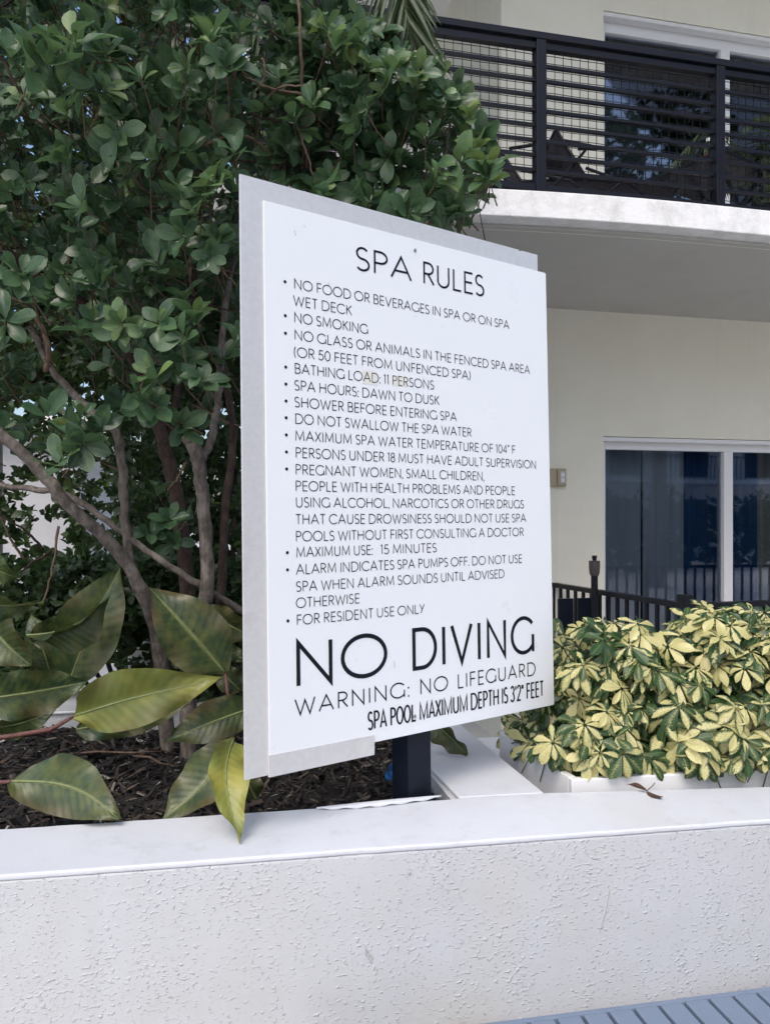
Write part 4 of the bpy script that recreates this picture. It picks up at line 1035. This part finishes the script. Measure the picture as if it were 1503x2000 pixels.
Mg = Matrix.Translation((fb_.x, fb_.y, 0)) @ Matrix.Rotation(R(1.5), 4, 'Z')
fpart(MB().box(.03, 4.5, -.022, .022, fh-.03, fh), 'top_rail', Mg, bevel=.002)
fpart(MB().box(.03, 4.5, -.015, .015, .08, .11), 'bottom_rail', Mg)
for k in range(44): link('picket', pk, fe, Mg @ Matrix.Translation((.10+.1*k,0,0)))
for k in (1, 2, 3): link('post', MB().box(-.03,.03,-.03,.03,0,fh+.045).mesh('post', M_black), fe, Mg @ Matrix.Translation((1.48*k,0,0)))
# wide dark boards behind the pickets
for (a, b) in ((1089,1118), (1127,1166)):
    s0 = bp(a, 1180, -.45)[0]; s1 = bp(b, 1180, -.45)[0]
    MB().box(s0, s1, -.46, -.44, .1, fh-.06).build('board', M_post, fe, bevel=.003)
# torch
tc = at(1160, 1150, 4.75); tz = at(1160, 1085, 4.75).z
to = thing('garden_torch', 'dark torch with tapered canister rising behind the black patio fence', 'torch', Matrix.Translation((tc.x, tc.y, 0)))
zc = at(1160, 1123, 4.75).z
MB().lathe([(.021,0),(.021,zc)], 14).build('pole', M_black, to, smooth=False)
MB().lathe([(.024,zc-.006),(.031,zc+.012),(.034,zc+.05),(.034,zc+.088),(.012,zc+.090)], 20).build('canister', M_torch, to)
MB().lathe([(.010,zc+.088),(.013,zc+.095),(.016,tz-.004),(.014,tz)], 14).build('snuffer', M_black, to)

# palm in pot on balcony ------------------------------------------------------
pp_s = bz(1492, 380, -.85); pq = MBd @ Vector((pp_s, -.85, ZF))
pot = thing('potted_palm', 'dark leafy palm in a pot at the right end of the balcony', 'plant', Matrix.Translation(pq))
MB().lathe([(.10,0),(.13,.02),(.16,.26),(.17,.28),(.15,.28),(.14,.25)], 20).build('pot', M_black, pot, smooth=False)
V, Fc, UV = leaf_base([.012,.035,.045,.045,.035,.02,.002], fold=.6, curl=.25, nx=2)
pme = mesh_np('leaflet', V, Fc, UV, np.full(len(V), .1), M_palm)
for k in range(11):
    a = k*2.4; r = random.uniform(.18,.36); pth = [Vector((0,0,.25)), Vector((math.cos(a)*r*.4, math.sin(a)*r*.4, .60)), Vector((math.cos(a)*r, math.sin(a)*r, .78+random.uniform(-.15,.15))), Vector((math.cos(a)*r*1.5, math.sin(a)*r*1.5, .66))]
    fr = MB().tube(pth, [.006,.005,.004,.002], 5).build('frond', M_stem, pot)
    for j in range(16):
        t = .25+.75*j/16; i = min(int(t*3), 2); p = pth[i].lerp(pth[i+1], t*3-i); d = (pth[i+1]-pth[i]).normalized(); sd_ = d.cross(Vector((0,0,1))).normalized()
        for s in (-1,1):
            y = (d*.6+sd_*s*.7+Vector((0,0,-.3))).normalized(); x = y.cross(Vector((0,0,1))).normalized(); z = x.cross(y); l = .19
            link('leaflet', pme, fr, Matrix(((x.x*l,y.x*l,z.x*l,p.x),(x.y*l,y.y*l,z.y*l,p.y),(x.z*l,y.z*l,z.z*l,p.z),(0,0,0,1))))

# ------------------------------------------------------------------ bench in front of the wall
e0 = at_h(925, 2000, .45); e1 = at_h(1503, 1926, .45); bdir = (e1-e0); bang = math.degrees(math.atan2(bdir.y, bdir.x))
bn = thing('slatted_bench', 'blue grey slatted bench in front of the white wall', 'bench', frame(e0.x, e0.y, bang))
MB().box(-.35, 1.35, -.014, 0, .405, .4495).build('back_rail', M_bench, bn, bevel=.002)
MB().box(-.35, 1.35, -.52, -.505, .405, .4495).build('front_rail', M_bench, bn, bevel=.002)
gp = (at_h(1239, 1969, .45)-e0).length; x = gp-.0045-.0615*9
sm_ = MB().box(.0045, .057, -.5045, -.0145, .430, .450).mesh('slat', M_bench)
while x < 1.29:
    o = link('slat', sm_, bn, Matrix.Translation((x,0,0))); bv = o.modifiers.new('b','BEVEL'); bv.width = .0025; bv.segments = 2; x += .0615
for (a, b) in ((-.33,-.05),(1.28,-.05),(-.33,-.50),(1.28,-.50)): MB().box(a, a+.05, b, b+.04, 0, .404).build('leg', M_bench, bn, bevel=.003)
for y in (-.16, -.38): MB().box(-.34, 1.34, y, y+.03, .385, .4285).build('support_rail', M_rub, bn)

# ------------------------------------------------------------------ the facing block, seen only in the door glass
ob = thing('facing_building', 'pale apartment block with balconies seen mirrored in the door glass', 'building', frame(20, -15, 6))
MB().box(-16, 18, -6, 0, 0, 8.6).build('wall', M_farwhite, ob)
for k in range(-4, 5):
    for z in (.2, 3.2, 6.0):
        f_ = MB().box(k*3.6, k*3.6+1.7, .001, .05, z, z+2.1).build('window', M_alu_w, ob); MB().box(k*3.6+.07, k*3.6+1.63, .051, .06, z+.07, z+2.03).build('pane', M_dark, f_)
for z in (2.9, 5.7):
    MB().box(-16, 18, .07, 1.5, z, z+.18).build('balcony_slab', M_farwhite, ob)
    m_b = MB(); m_b.box(-16, 18, 1.4, 1.44, z+1.1, z+1.15)
    for k in range(150): m_b.box(-16+k*.226, -15.97+k*.226, 1.4, 1.43, z+.18, z+1.1)
    m_b.build('balcony_railing', M_black, ob)
def farhedge(x0, x1, y, h, n, label):
    t = thing('clipped_hedge', label, 'hedge', Matrix.Translation(((x0+x1)/2, y, 0)))
    f2 = Foliage(small)
    for k in range(n):
        p = Vector((random.uniform(x0,x1), y+random.uniform(-.5,.6), random.uniform(.1,h)+.25*math.sin(k))); rosette(f2, p, (random.gauss(0,.4),.8,.5), 5, .22, .1)
    f2.build(t, M_leaf_bg, 0, org=Vector(((x0+x1)/2, y, 0)))
farhedge(5, 24, -6.5, 2.0, 2000, 'dark hedge in front of the facing block, seen mirrored in the glass')

# tall tree to the right behind the camera, seen mirrored in the balcony door
tt = thing('shade_tree', 'broad dark tree seen only as a reflection in the balcony door', 'tree', Matrix.Translation((10.2,-2.6,0)))
MB().tube([(0,0,0),(.1,.05,2.2),(.05,.1,4.4),(.3,.2,6.5)], [.22,.18,.13,.06], 12).build('trunk', M_bark, tt, smooth=True)
f3 = Foliage(small)
for k in range(1500):
    a = random.uniform(0, 6.28); rr = 2.9*math.sqrt(random.random()); z = random.uniform(3.2, 10.2); kk = math.sin((z-2.6)/8.2*math.pi)**.6
    p = Vector((10.2+math.cos(a)*rr*kk, -2.6+math.sin(a)*rr*kk, z)); rosette(f3, p, (random.gauss(0,.5),random.gauss(0,.5),.8), 6, .20, .3)
f3.build(tt, M_leaf_bg, 0, org=Vector((10.2,-2.6,0)))
